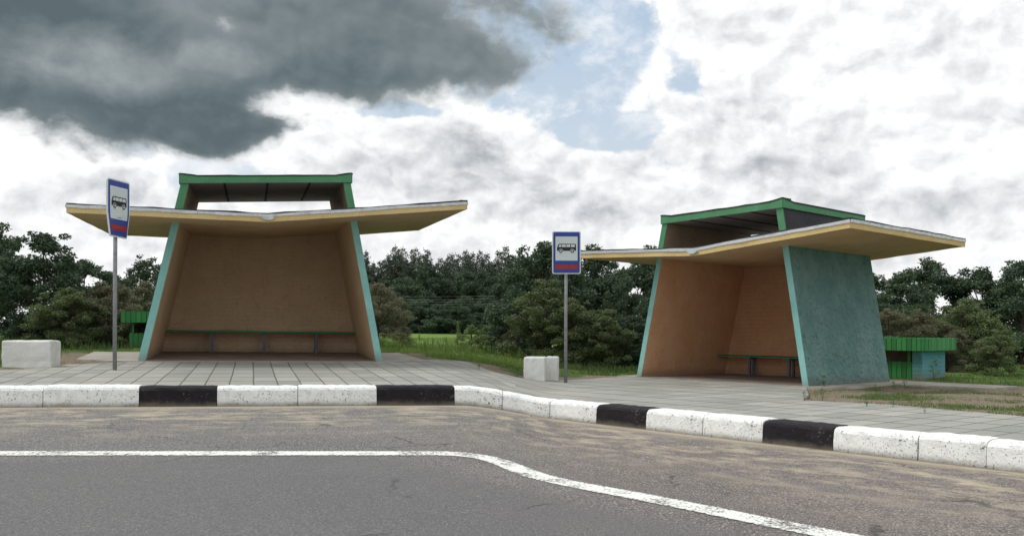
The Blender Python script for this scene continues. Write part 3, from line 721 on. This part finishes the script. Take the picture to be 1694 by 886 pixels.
def bench(M, G, label):
    s = G['s']; zs = .455*s; d = G['d']; x0, x1 = G['wx'](-1, G['t'], zs)+.012, G['wx'](1, G['t'], zs)-.012
    o = empty('bench', M @ Matrix.Translation((0, d-.3*s, .022)), label, 'bench', 'benches inside the shelters'); zs -= .022
    bm = bmesh.new()
    n = 16; xs = np.linspace(x0, x1, n)
    for y0, y1 in ((-.17*s, -.004), (.004, .17*s)):
        A = [[bm.verts.new((x, y, zs-.034*s+dz+.004*math.sin(x*3+y*20))) for y, dz in ((y0, 0), (y1, 0), (y1, .034*s), (y0, .034*s))] for x in xs]
        for P, Q in zip(A, A[1:]):
            for k_ in range(4): bm.faces.new((P[k_], P[(k_+1) % 4], Q[(k_+1) % 4], Q[k_]))
        bm.faces.new(A[0][::-1]); bm.faces.new(A[-1])
    from_bm('seat', bm, [M_SEAT], o, bevel=.004)
    xa, xb = G['wx'](-1, G['t'], 0), G['wx'](1, G['t'], 0)
    for f in (.246, .508, .772):
        x = xa+(xb-xa)*f; bm = bmesh.new()
        for y in (-.085*s, .085*s): box(bm, x-.026*s, x+.026*s, y-.026*s, y+.026*s, 0, zs-.062*s)
        lg = from_bm('leg', bm, [M_LEG], o, bevel=.005)
        bm = bmesh.new(); box(bm, x-.05*s, x+.05*s, -.16*s, .16*s, zs-.064*s, zs-.036*s); from_bm('bracket', bm, [M_SEAT], lg, bevel=.004)
bench(MLs, GL, 'long green bench along the back wall of the shelter facing the viewer')
bench(MRs, GR, 'green bench half hidden behind the teal side wall of the angled shelter')

# ------------------------------------------------------------------ bus stop signs
def rrect(w, h, r, n=5, cx=0, cy=0):
    pts = []
    for sx, sy, a0 in ((1, 1, 0), (-1, 1, 90), (-1, -1, 180), (1, -1, 270)):
        for i in range(n+1):
            a_ = R_(a0+90*i/n); pts.append((cx+sx*(w/2-r)+r*math.cos(a_), cy+sy*(h/2-r)+r*math.sin(a_)))
    return pts
def bus_stop_sign(px, py, ztop_px, hw, yaw, label, bend, S):
    P = at(px, py); x, y = P.x, P.y; z0 = gz(x, y); D = y
    zt = ZO+(HZ-ztop_px)/F*D; H = hw[1]; W = hw[0]
    o = empty('bus_stop_sign', Matrix.Translation((x, y, z0)), label, 'bus stop sign', 'bus stop signs by the kerb')
    ctr = zt-z0-H/2
    bm = bmesh.new(); ox, oy = -math.sin(yaw)*.047, math.cos(yaw)*.047; tube(bm, [(ox, oy, -.1), (ox+.004, oy, 1.), (ox+.012, oy, zt-z0-.08)], .030, 12); post = from_bm('post', bm, [M_POST], o, True)
    pl = bpy.data.objects.new('plate', None)
    def warp(bm):
        """turns the flat plate, and twists and curls its lower third"""
        for v in bm.verts:
            xx, zz, dep = v.co.x, v.co.z, v.co.y
            low = max(0., min(1., (-zz/H-.08)/.42))
            tw = yaw+bend*low
            sc = 1.
            dep2 = dep
            v.co = Vector((xx*math.cos(tw)-dep2*math.sin(tw)+.012, xx*math.sin(tw)+dep2*math.cos(tw), zz+ctr))
    def slab(name, pts, y0, y1, m, par):
        bm = bmesh.new(); ys_ = sorted(set(p[1] for p in pts))
        f = bm.faces.new([bm.verts.new((a_, 0, b_)) for a_, b_ in pts])
        lo, hi_ = min(ys_), max(ys_); stp = .04; v = math.ceil(lo/stp)*stp
        while v < hi_:
            if v > lo+1e-4: bmesh.ops.bisect_plane(bm, geom=bm.verts[:]+bm.edges[:]+bm.faces[:], plane_co=(0, 0, v), plane_no=(0, 0, 1))
            v += stp
        for v in bm.verts: v.co.y = y0
        r = bmesh.ops.extrude_face_region(bm, geom=bm.faces[:])
        for e_ in r['geom']:
            if isinstance(e_, bmesh.types.BMVert): e_.co.y = y1
        warp(bm); return from_bm(name, bm, [m], par)
    bpy.data.objects.remove(pl)
    plate = slab('plate', rrect(W, H, .035*S), -.006, .012, M_SIGNW, o)
    slab('blue_field', rrect(W*.925, H*.955, .025*S), -.0085, -.004, M_SIGNB, plate)
    pw, ph = W*.775, H*.565; pc = H*.095
    slab('white_panel', rrect(pw, ph, .008*S, 2, 0, pc), -.0115, -.007, M_SIGNP, plate)
    slab('red_stripe', rrect(W*.80, H*.105, .004*S, 1, 0, -H*.335), -.0115, -.007, M_SIGNR, plate)
    # bus pictogram: dark body, pale window panes, wheels
    bw = pw*.86; bh = bw*.42; by = pc+ph*.03
    body = [(-bw/2, by-bh*.38), (-bw/2, by+bh*.0), (-bw*.44, by+bh*.42), (-bw*.38, by+bh*.5), (bw*.44, by+bh*.5), (bw*.49, by+bh*.44), (bw*.5, by+bh*.1), (bw*.5, by-bh*.33), (bw*.47, by-bh*.38)]
    sym = slab('bus_symbol', body, -.0140, -.010, M_SIGNK, plate)
    for i, (a_, b_) in enumerate(((-.43, -.28), (-.245, -.045), (-.01, .19), (.225, .44))):
        sl_ = .06 if i == 0 else 0; sr_ = .015 if i == 3 else 0
        slab('window', [(bw*a_, by+bh*.10), (bw*(a_+sl_), by+bh*.40), (bw*(b_-sr_), by+bh*.40), (bw*b_, by+bh*.10)], -.0165, -.012, M_SIGNP, plate)
    for cx in (-.30, .30):
        for rr, dd, mm, nm in ((.115, 0, M_SIGNP, 'wheel_rim'), (.092, .0025, M_SIGNK, 'wheel'), (.045, .005, M_SIGNP, 'wheel_hub')):
            slab(nm, [(bw*cx+bw*rr*math.cos(q), by-bh*.40+bw*rr*math.sin(q)) for q in np.linspace(0, 2*math.pi, 21)[:-1]], -.0165-dd, -.012-dd, mm, plate)
    for zz in (ctr+H*.3, ctr-H*.2):
        bm = bmesh.new(); box(bm, -.045, .045, .013, .082, -.018, .018)
        cl_ = from_bm('clamp', bm, [M_POST], post, bevel=.004); cl_.location = (.012, 0, zz); cl_.rotation_euler.z = yaw
    return o
bus_stop_sign(194.5, 612, 298, (.565, .865), 1.40, 'turned blue bus stop sign with bent lower corners, left of the frontal shelter', .16, 1.)
bus_stop_sign(936, 633, 382.5, (.50, .745), .02, 'upright blue bus stop sign squarely facing the viewer, beside the angled shelter', 0., .9)

# ------------------------------------------------------------------ concrete blocks, bin enclosures
def block(px0, px1, pyb, pyt, depth, yaw, label, seed):
    c = at((px0+px1)/2, pyb); D = c.y; w = (px1-px0)/F*D; h = (pyb-pyt)/F*D; r = random.Random(seed)
    bm = bmesh.new(); box(bm, -w/2, w/2, 0, depth, -.08, h)
    bmesh.ops.subdivide_edges(bm, edges=bm.edges[:], cuts=5, use_grid_fill=True)
    for v in bm.verts: v.co += Vector((r.uniform(-1, 1), r.uniform(-1, 1), r.uniform(-1, 1)))*.006
    for ex in ((-w*.2, h*.62), ):
        pass
    o = from_bm('concrete_block', bm, [M_BLOCK], bevel=.025); o.location = (c.x, c.y, gz(c.x, c.y)); o.rotation_euler.z = yaw
    return tag(o, label, 'concrete block', 'whitewashed concrete blocks')
block(2, 83, 606, 563, .34, .0, 'lone white concrete block at the far left edge of the pavement', 1)
block(866, 901, 627.5, 590.5, .4, -.12, 'left one of the two white concrete blocks beside the upright sign', 2)
block(901.8, 922.5, 627.5, 590, .4, -.12, 'right one of the two white concrete blocks beside the upright sign', 3)

def enclosure(x, y, yaw, W, D, H, label, pier):
    z0 = gz(x, y, -.03); o = empty('bin_enclosure', Matrix.Translation((x, y, z0)) @ Matrix.Rotation(yaw, 4, 'Z'), label, 'bin enclosure', 'green plank bin enclosures')
    fh = .30*H; th = .03; pw = .22
    # teal brick pier at the right end, closing the side
    bm = bmesh.new(); box(bm, W/2-pw, W/2, 0, D, -.1, H-fh*.9); from_bm('brick_pier', bm, [M_TEALB], o, bevel=.006)
    bm = bmesh.new(); box(bm, -W/2, W/2-pw-.003, .03, .03+th, 0, H*.42); from_bm('plank_wall', bm, [M_PLANK], o)
    bm = bmesh.new(); box(bm, -W/2, -W/2+th, .064, D, 0, H*.42); from_bm('plank_wall', bm, [M_PLANK], o)
    bm = bmesh.new(); box(bm, -W/2, W/2-pw-.003, D-.04, D-.01, 0, H*.75); from_bm('back_boards', bm, [M_DARKIN], o)
    for xx in (-W/2+.06, -W*.16, W/2-pw-.1):
        bm = bmesh.new(); box(bm, xx-.03, xx+.03, .066, .12, 0, H-fh*.9); from_bm('post', bm, [M_PLANK], o)
    # lid with a deep plank fascia, rounded at the front right corner
    ov = .17; pts = [(-W/2-ov, D+ov), (-W/2-ov, -ov)]; rr = .28
    for a_ in np.linspace(-90, 0, 8): pts.append((W/2+ov-rr+rr*math.cos(R_(a_)), -ov+rr+rr*math.sin(R_(a_))))
    pts.append((W/2+ov, D+ov))
    bm = bmesh.new(); n = len(pts); inn = [(px*.96, (py-D/2)*.95+D/2) for px, py in pts]
    vs_ = [[bm.verts.new((*p, z)) for p, z in ((pts[i], H-fh), (pts[i], H), (inn[i], H), (inn[i], H-fh))] for i in range(n)]
    for i in range(n):
        A, B = vs_[i], vs_[(i+1) % n]
        for k_ in range(4): bm.faces.new((A[k_], A[(k_+1) % 4], B[(k_+1) % 4], B[k_]))
    lid = from_bm('plank_fascia', bm, [M_PLANK], o)
    bm = bmesh.new(); hexa(bm, [(*p, H-.10) for p in inn], [(*p, H-.03) for p in inn]); from_bm('lid', bm, [M_SLATE], lid)
    return o
pR = at(1526, 625); yR = -.847
eW, eD = 1.75, 1.12
loc = pR - Vector((math.cos(yR)*eW/2, math.sin(yR)*eW/2, 0))
enclosure(loc.x, loc.y, yR, eW, eD, .875, 'low green plank bin enclosure with a teal brick pier, right of the angled shelter', True)
yL = .28; eD_ = 20.9; pL = Vector(((214-CX)/F*eD_, eD_, 0)); loc = pL + Vector((math.cos(yL)*eW/2, math.sin(yL)*eW/2, 0))
enclosure(loc.x, loc.y, yL, eW, eD, .86, 'green plank bin enclosure peeping out behind the left wall of the frontal shelter', True)

# ------------------------------------------------------------------ trees, bushes
def leaf_mesh(name, clumps, leaf_len, leaf_w, seed, m, per, flat=.0):
    """clumps: (centre, radius); many separate leaf faces scattered through each"""
    rs = np.random.RandomState(seed); V = []
    tot = sum(c[1]**2 for c in clumps); cs = []
    for c, r in clumps:
        k = max(6, int(per*r*r/tot)); u = rs.normal(size=(k, 3)); u /= np.linalg.norm(u, axis=1)[:, None]
        rad = r*rs.uniform(.25, 1, k)**.5*rs.uniform(.75, 1.1, k); p = np.array(c)+u*rad[:, None]*np.array([1, 1, .78]); cs.append(p)
    P = np.concatenate(cs); n = len(P)
    a = rs.normal(size=(n, 3)); a[:, 2] -= .35; a /= np.linalg.norm(a, axis=1)[:, None]
    b = np.cross(a, rs.normal(size=(n, 3))); b /= np.linalg.norm(b, axis=1)[:, None]
    L = leaf_len*rs.uniform(.6, 1.35, n)[:, None]; Wd = leaf_w*rs.uniform(.7, 1.3, n)[:, None]
    q = np.stack([P, P+a*L*.5+b*Wd*.5, P+a*L, P+a*L*.5-b*Wd*.5], 1).reshape(-1, 3)
    me = bpy.data.meshes.new(name); me.vertices.add(4*n); me.vertices.foreach_set('co', q.ravel().astype(np.float32))
    me.loops.add(4*n); me.loops.foreach_set('vertex_index', np.arange(4*n, dtype=np.int32)); me.polygons.add(n)
    me.polygons.foreach_set('loop_start', np.arange(0, 4*n, 4, dtype=np.int32)); me.polygons.foreach_set('loop_total', np.full(n, 4, np.int32))
    me.update(); me.validate(); me.materials.append(m); return me
def broad_clumps(seed, n, zlo=.06, rx=.36, top=.98, shape=1.):
    r = random.Random(seed); out = []
    for i in range(n):
        z = zlo+(top-zlo)*r.random()**.85; prof = math.sin(math.pi*min(1, max(.12, (z-zlo)/(top-zlo)*.86+.17)))**.6
        a_ = r.uniform(0, 2*math.pi); q = rx*prof*math.sqrt(r.uniform(.05, 1))*(1+.22*math.sin(a_*3+seed)); rad = r.uniform(.05, .115)*(1 if z < .8 else .8)
        out.append(((q*math.cos(a_), q*math.sin(a_), z-rad*.5), rad))
    for i in range(16):                       # thin sprays that break the outline
        a_ = r.uniform(0, 2*math.pi); z = r.uniform(.45, 1.0); q = rx*math.sin(math.pi*min(1, z*.86+.12))**.6*r.uniform(.7, 1.05)
        out.append(((q*math.cos(a_), q*math.sin(a_), z+r.uniform(-.03, .025)), r.uniform(.026, .05)))
    return out
def cone_clumps(seed, n=70, rx=.2):
    r = random.Random(seed); out = []
    for i in range(n):
        z = .12+.86*(i/n)**.9; q = rx*(1-z)**.75*r.uniform(.2, 1.1)+.008; a_ = r.uniform(0, 6.28)
        out.append(((q*math.cos(a_), q*math.sin(a_), z-.03), .022+.10*(1-z)*r.uniform(.6, 1.1)))
    return out
def trunk_mesh(clumps, seed, r0=.016):
    r = random.Random(seed); bm = bmesh.new()
    tube(bm, [(0, 0, -.05), (.01, 0, .2), (-.006, .01, .5), (.004, 0, .82)], [r0*1.3, r0, r0*.6, r0*.15], 7)
    for c, rad in r.sample(clumps, min(12, len(clumps))):
        z = max(.08, c[2]*.55); tube(bm, [(0, 0, z), (c[0]*.5, c[1]*.5, z+(c[2]-z)*.62), c], [r0*.42, r0*.26, r0*.07], 5)
    me = bpy.data.meshes.new('trunk'); bm.to_mesh(me); bm.free(); me.materials.append(M_BARK); return me
PROTO = {}
def proto(key, clumps, ll, lw, seed, m, per):
    PROTO[key] = (leaf_mesh('crown_'+key, clumps, ll, lw, seed, m, per), trunk_mesh(clumps, seed))
for i in range(4): proto('dark%d' % i, broad_clumps(11+i, 75), .026, .013, 1+i, M_LDARK, 26000)
for i in range(2): proto('mid%d' % i, broad_clumps(31+i, 60, .03), .026, .011, 11+i, M_LMID, 24000)
for i in range(3): proto('willow%d' % i, broad_clumps(41+i, 60, .02, .42), .032, .008, 21+i, M_LWILL, 24000)
for i in range(3): proto('pine%d' % i, cone_clumps(51+i), .024, .010, 31+i, M_LCON, 9000)
for i in range(2): proto('open%d' % i, broad_clumps(61+i, 30, .3, .34), .028, .014, 41+i, M_LDARK, 9000)
for i in range(2): proto('shrub%d' % i, broad_clumps(81+i, 45, .02, .42), .040, .014, 61+i, M_LSAP, 9000)
for i in range(2): proto('sapling%d' % i, cone_clumps(71+i, 30, .22), .060, .020, 51+i, M_LSAP, 900)
PRE = {}
rt = random.Random(77)
def tree(key, px, ytop, D, wid, label, name, cat, group=None, sink=.05):
    """a plant whose top reaches photo row ytop when it stands D metres away; wid = width / height"""
    x = (px-CX)/F*D; z0 = gz(x, D)-sink; h = (ZO+(HZ-ytop)/F*D)-z0
    if key not in PRE:
        cm, tm = PROTO[key]; o = empty(name); PRE[key] = o
        c = bpy.data.objects.new('crown', cm); C.objects.link(c); c.parent = o
        t_ = bpy.data.objects.new('trunk', tm); C.objects.link(t_); t_.parent = o
    else:
        o = copy_thing(PRE[key]); o.name = name
    for k_ in ('group',):
        if k_ in o: del o[k_]
    tag(o, label, cat, group)
    o.location = (x, D, z0); o.rotation_euler = (0, 0, rt.uniform(0, 6.28)); o.scale = (h*wid/.8, h*wid/.8, h)
    return o
G1 = 'trees and bushes beyond the left pavement'
tree('dark0', 72, 384, 21.5, 1.0, 'tall dark leafy tree at the left picture edge, above the lone concrete block', 'broadleaf_tree', 'tree', G1)
tree('dark1', -10, 374, 26, .9, 'dark tree cut off by the left picture edge', 'broadleaf_tree', 'tree', G1)
tree('dark2', 140, 428, 26, 1.1, 'rounded dark tree just left of the tilted sign post', 'broadleaf_tree', 'tree', G1)
tree('mid0', 112, 474, 20.6, 1.3, 'low dense bush right behind the lone concrete block', 'bush', 'bush', G1)
tree('willow0', 180, 468, 21.6, 1.25, 'grey-green willow bush behind the tilted sign post', 'bush', 'bush', G1)
tree('willow1', 240, 465, 23.5, 1.1, 'olive bush behind the left bin enclosure', 'bush', 'bush', G1)
tree('open0', 243, 425, 34, .95, 'airy tree with see-through crown beside the left shelter wall', 'broadleaf_tree', 'tree', G1)
tree('dark3', 270, 452, 30, 1.2, 'dark tree partly hidden by the leaning left wall', 'broadleaf_tree', 'tree', G1)
tree('dark1', 190, 452, 32, 1.0, 'small dark tree in the gap right of the tilted sign post', 'broadleaf_tree', 'tree', G1)
tree('willow2', 626, 466, 23.5, 1.05, 'grey-green willow bush touching the right wall of the frontal shelter', 'bush', 'bush')
tree('willow0', 600, 470, 26.5, 1.1, 'willow bush mostly hidden behind the right wall of the frontal shelter', 'bush', 'bush')
# far forest across the meadow
far_lab = 'tall dark conifer standing in the forest edge across the green meadow'
far_lab2 = 'dark rounded tree in the front row of the forest across the green meadow'
x = 560
while x < 960:
    tree('pine%d' % rt.randrange(3), x, rt.uniform(398, 428), rt.uniform(118, 128), rt.uniform(.6, .9), far_lab, 'conifer_tree', 'tree', 'conifers of the far forest'); x += rt.uniform(7, 13)
x = 560
while x < 960:
    tree('pine%d' % rt.randrange(3), x, rt.uniform(412, 440), rt.uniform(112, 117), rt.uniform(.7, 1.0), far_lab, 'conifer_tree', 'tree', 'conifers of the far forest'); x += rt.uniform(9, 16)
x = 570
while x < 940:
    tree('dark%d' % rt.randrange(4), x, rt.uniform(436, 468), rt.uniform(102, 110), rt.uniform(.9, 1.25), far_lab2, 'broadleaf_tree', 'tree', 'broadleaf trees of the far forest', .3); x += rt.uniform(26, 40)
x = 580
while x < 930:
    tree('dark%d' % rt.randrange(4), x, rt.uniform(482, 505), rt.uniform(94, 100), rt.uniform(1.0, 1.5), far_lab2, 'broadleaf_tree', 'tree', 'broadleaf trees of the far forest', .5); x += rt.uniform(22, 34)
# woods that close the view to either side of the picture
for px, yt, D, w, key, lab in ((-130, 380, 27, 1.0, 'dark2', 'dark tree beyond the left picture edge, first of the row'), (-260, 372, 30, 1.0, 'dark3', 'dark tree beyond the left picture edge, second of the row'),
                               (-420, 380, 33, 1.1, 'dark0', 'dark tree beyond the left picture edge, third of the row'), (1800, 425, 29, 1.0, 'dark3', 'dark tree beyond the right picture edge, first of the row'),
                               (1930, 430, 31, 1.1, 'dark1', 'dark tree beyond the right picture edge, second of the row'), (2080, 425, 33, 1.1, 'dark2', 'dark tree beyond the right picture edge, third of the row')):
    tree(key, px, yt, D, w, lab, 'broadleaf_tree', 'tree')
# meadow shrubs
for px, yt, D, w, key, lab in ((694, 548, 33, .7, 'sapling0', 'small sapling alone in the green meadow right of the frontal shelter'),
                               (757, 528, 30, .45, 'sapling1', 'slender pale sapling rising above the meadow shrubs'),
                               (738, 556, 29, .9, 'sapling0', 'low spindly shrub left of the slender meadow sapling'),
                               (780, 538, 27, 1.4, 'shrub0', 'yellow-green shrub right of the slender meadow sapling'),
                               (812, 536, 28, 1.2, 'shrub1', 'bigger yellow-green shrub in the middle of the bend'),
                               (845, 546, 26, 1.2, 'willow1', 'low grey shrub behind the pair of concrete blocks'),
                               (800, 552, 24, 1.5, 'shrub1', 'yellow-green weedy shrub right at the edge of the bare soil'),
                               (716, 556, 28, .8, 'sapling1', 'thin pale stalks between the saplings in the meadow'),
                               (722, 562, 31, .9, 'sapling1', 'knee-high weed clump near the meadow sapling')):
    tree(key, px, yt, D, w, lab, 'sapling' if 'sapling' in key else 'bush', 'sapling' if 'sapling' in key else 'bush', 'shrubs in the meadow')
G2 = 'trees behind the angled shelter'
for px, yt, D, w, key, lab in ((905, 398, 26, .9, 'dark2', 'tall dark tree behind the upright sign'),
                               (868, 430, 27, .8, 'dark0', 'dark tree at the left end of the row behind the upright sign'),
                               (985, 408, 27.5, .95, 'dark3', 'dark tree rising above the low left roof tip of the angled shelter'),
                               (1068, 412, 29, 1.0, 'dark1', 'dark tree behind the left wall of the angled shelter'),
                               (1035, 455, 25.5, .7, 'open1', 'thin crowned tree with bright sky gaps beside the angled shelter'),
                               (900, 462, 23.5, 1.1, 'mid1', 'leafy bush below the upright sign'),
                               (945, 492, 22.8, 1.2, 'mid0', 'rounded olive bush right of the upright sign post'),
                               (1002, 512, 22.6, 1.2, 'mid1', 'low round bush between sign post and angled shelter'),
                               (1055, 520, 23.6, 1.2, 'dark2', 'low dark bush beside the left wall of the angled shelter'),
                               (1120, 470, 30, 1.2, 'dark0', 'dark tree hidden behind the angled shelter'),
                               (1440, 452, 29, .9, 'dark0', 'dark tree right behind the teal side wall'),
                               (1540, 428, 30, 1.05, 'dark1', 'tallest dark tree above the right bin enclosure'),
                               (1490, 452, 28, 1.0, 'dark3', 'dark tree between the teal wall and the tallest tree on the right'),
                               (1625, 440, 29, 1.0, 'dark2', 'dark tree near the right picture edge'),
                               (1600, 492, 24.5, 1.1, 'mid0', 'olive bush beyond the right end of the right bin enclosure'),
                               (1690, 430, 28, 1.0, 'dark0', 'dark tree cut off by the right picture edge'),
                               (1470, 508, 23.8, 1.2, 'willow2', 'brownish willow bush behind the right bin enclosure, next to the teal wall'),
                               (1520, 512, 24, 1.3, 'willow0', 'brownish willow bush above the middle of the right bin enclosure'),
                               (1568, 535, 23.5, 1.2, 'willow1', 'brownish willow bush above the right end of the right bin enclosure'),
                               (1650, 545, 21.5, 1.2, 'mid1', 'low green bush at the right picture edge')):
    bushy = yt > 485 or 'willow' in key
    tree(key, px, yt, D, w, lab, 'bush' if bushy else 'broadleaf_tree', 'bush' if bushy else 'tree', G2)

# ------------------------------------------------------------------ grass, weeds, cables
def blades(name, pts, hgt, wid, m, seed, lean=.5):
    rs = np.random.RandomState(seed); n = len(pts); P = np.array(pts); h = hgt*rs.uniform(.45, 1.25, n); a = rs.uniform(0, 6.28, n); w = wid*rs.uniform(.7, 1.3, n)
    d = np.stack([np.cos(a), np.sin(a), 0*a], 1); s_ = np.stack([-np.sin(a), np.cos(a), 0*a], 1); up = np.array([0, 0, 1.]); ln = lean*rs.uniform(.1, 1, n)
    b0, b1 = P-s_*w[:, None]/2, P+s_*w[:, None]/2; mid = P+up*(h*.6)[:, None]+d*(h*ln*.3)[:, None]
    m0, m1 = mid-s_*w[:, None]*.35, mid+s_*w[:, None]*.35; t_ = P+up*h[:, None]+d*(h*ln)[:, None]
    V = np.stack([b0, b1, m1, m0, t_], 1).reshape(-1, 3); me = bpy.data.meshes.new(name)
    f = []
    for i in range(n): f += [(5*i, 5*i+1, 5*i+2, 5*i+3), (5*i+3, 5*i+2, 5*i+4)]
    me.from_pydata(V.tolist(), [], f); return link(name, me, m)
M_MEADOW = leaf('meadow_blade', (0.131, 0.231, 0.044), (0.213, 0.338, 0.075), (0.250, 0.300, 0.112), .3)
def scatter(x0, x1, y0, y1, n, seed, keep, tuft=1, spread=.05):
    rs = np.random.RandomState(seed); P = np.stack([rs.uniform(x0, x1, n), rs.uniform(y0, y1, n)], 1)
    P = P[keep(P)]; P = np.repeat(P, tuft, 0); P += rs.normal(size=P.shape)*spread
    ok = ~(inpoly(P, poly_l) | inpoly(P, poly_r) | inpoly(P, AP_L) | inpoly(P, AP_R)); P = P[ok]
    kd, _ = kerb_dist(P[:, 0], P[:, 1]); P = P[kd < -.2]
    return np.concatenate([P, (g(P[:, 0], P[:, 1])-.05)[:, None]], 1)
def pdist(P): return np.minimum(np.minimum(polydist(P, poly_l), polydist(P, poly_r)), np.minimum(polydist(P, AP_L), polydist(P, AP_R)))
def nz(P, f=1.3, ph=0): return np.sin(P[:, 0]*f+ph+1.7*np.sin(P[:, 1]*f*.7))*np.sin(P[:, 1]*f*1.1+ph*2+1.3*np.sin(P[:, 0]*f*.8))
rsx = np.random.RandomState(8)
p = scatter(-16, 16, 12, 27, 26000, 1, lambda P: ~inpoly(P, [(3.2, 8), (12, 5), (12, 13), (6.2, 16.4), (4, 17.5)]) & ~((np.abs(P[:, 0]+2.2) < 3.2) & (P[:, 1] > 19.3)) & (pdist(P) > .55+.5*rsx.rand(len(P))+.35*nz(P)), 4, .05)
tag(blades('grass', p, .085, .010, M_GRASS, 4), 'short rough green grass growing behind the pavement and under the bushes', 'grass', kind='stuff')
pm = scatter(-5.4, 1.0, 19.3, 27, 9000, 22, lambda P: pdist(P) > .45+.4*nz(P), 4, .05)
p = scatter(-12, 16, 27, 62, 14000, 2, lambda P: P[:, 0] > -30, 3, .12)
p = np.concatenate([p, pm])
tag(blades('meadow_grass', p, .10, .019, M_MEADOW, 5), 'bright green meadow grass between the shrubs and the far forest', 'grass', kind='stuff')
p = scatter(3.2, 10, 8, 17.5, 16000, 3, lambda P: (pdist(P) > .10) & (nz(P, 2.1, 1.)+.35*nz(P, 6.) > -.28+.5*np.exp(-pdist(P)*2.2)), 5, .04)
tag(blades('sparse_turf', p, .05, .010, M_GRASS, 6), 'sparse weedy turf on the bare patch right of the angled shelter', 'ground cover', kind='stuff')
p = scatter(-13, -4, 18.4, 22.5, 1500, 9, lambda P: pdist(P) > 1.2, 3, .06)
tag(blades('tall_grass', p, .20, .016, M_GRASS, 7, .35), 'tall seeding grass along the foot of the left bushes', 'grass', kind='stuff')
p = scatter(.4, 4, 21.0, 22.6, 900, 10, lambda P: pdist(P) > .5, 3, .06)
tag(blades('long_grass', p, .17, .014, M_GRASS, 8, .35), 'longer pale grass under the bushes behind the upright sign', 'grass', kind='stuff')

p = scatter(-3.4, 1.2, 20.5, 27, 330, 12, lambda P: nz(P, 1.1, 2.) > .1, 4, .07)
tag(blades('meadow_weeds', p, .34, .020, M_MEADOW, 9, .4), 'knee-high seeding weeds between the frontal shelter and the meadow', 'weeds', kind='stuff')
def weed(px, py, h, seed, label, n=34):
    P = at(px, py); r = np.random.RandomState(seed); V, Fc = [], []
    for i in range(n):
        a_ = r.uniform(0, 6.28); z = h*r.uniform(.05, 1); q = h*.28*r.uniform(.2, 1)*(1.15-z/h*.7); L = h*.24*r.uniform(.6, 1.2); c = np.array([q*math.cos(a_)*.6, q*math.sin(a_)*.6, z])
        d = np.array([math.cos(a_), math.sin(a_), r.uniform(-.1, .7)]); d /= np.linalg.norm(d); s_ = np.array([-math.sin(a_), math.cos(a_), 0])*L*.30; k = len(V)
        V += [c, c+d*L*.5+s_, c+d*L, c+d*L*.5-s_]; Fc.append((k, k+1, k+2, k+3))
    for i in range(5):
        a_ = r.uniform(0, 6.28); w_ = h*.012; tp = np.array([math.cos(a_)*h*.16, math.sin(a_)*h*.16, h*r.uniform(.6, 1)]); k = len(V)
        V += [np.array([-w_, 0, -.03]), np.array([w_, 0, -.03]), tp+np.array([w_*.4, 0, 0]), tp-np.array([w_*.4, 0, 0])]; Fc.append((k, k+1, k+2, k+3))
    me = bpy.data.meshes.new('weed'); me.from_pydata([tuple(v) for v in V], [], Fc); o = link('weed', me, M_GRASS); o.location = (P.x, P.y, gz(P.x, P.y, .005))
    return tag(o, label, 'weed', 'weeds on and beside the pavement')
for i, (px, py, h, lab) in enumerate(((1331, 662, .13, 'small weed in the corner where pavement meets the bare patch'), (1363, 639.5, .20, 'dark weed at the foot of the rough teal side wall'),
                                      (1361, 660, .16, 'thin yellow-tipped weed left of the bare patch'), (1478, 643, .19, 'bushy weed behind the teal wall end, left of its twin'), (1497, 642, .19, 'bushy weed behind the teal wall end, right of its twin'),
                                      (1546, 627, .42, 'tall pale weed in front of the brick pier'), (1434, 671, .14, 'low weed at the pavement edge of the bare patch'), (1477, 672, .13, 'second low weed at the pavement edge, further right'),
                                      (1448, 645, .10, 'tiny white-flowered weed beside the teal wall end'), (792, 610, .17, 'weed on the bare soil right of the frontal shelter'), (705, 592, .12, 'weed at the edge of the concrete apron'),
                                      (1530, 683, .07, 'flat weed growing in a joint behind the kerb'))):
    weed(px, py, h, 20+i, lab)
for i, (y0, y1, lab) in enumerate(((489.5, 487, 'topmost thin power cable in front of the far forest'), (494.5, 492, 'second thin power cable from the top in front of the far forest'),
                                   (498, 496, 'third thin power cable from the top in front of the far forest'), (502.5, 499.5, 'lowest thin power cable in front of the far forest'))):
    bm = bmesh.new(); D = 88; pts = []
    for t in np.linspace(0, 1, 25):
        px = 540+(905-540)*t; py = y0+(y1-y0)*t+3.2*(1-(2*t-1)**2)-1.; pts.append(((px-CX)/F*D, D, ZO+(HZ-py)/F*D))
    tube(bm, pts, .009, 5); tag(from_bm('power_cable', bm, [M_POST]), lab, 'power cable', 'overhead power cables')
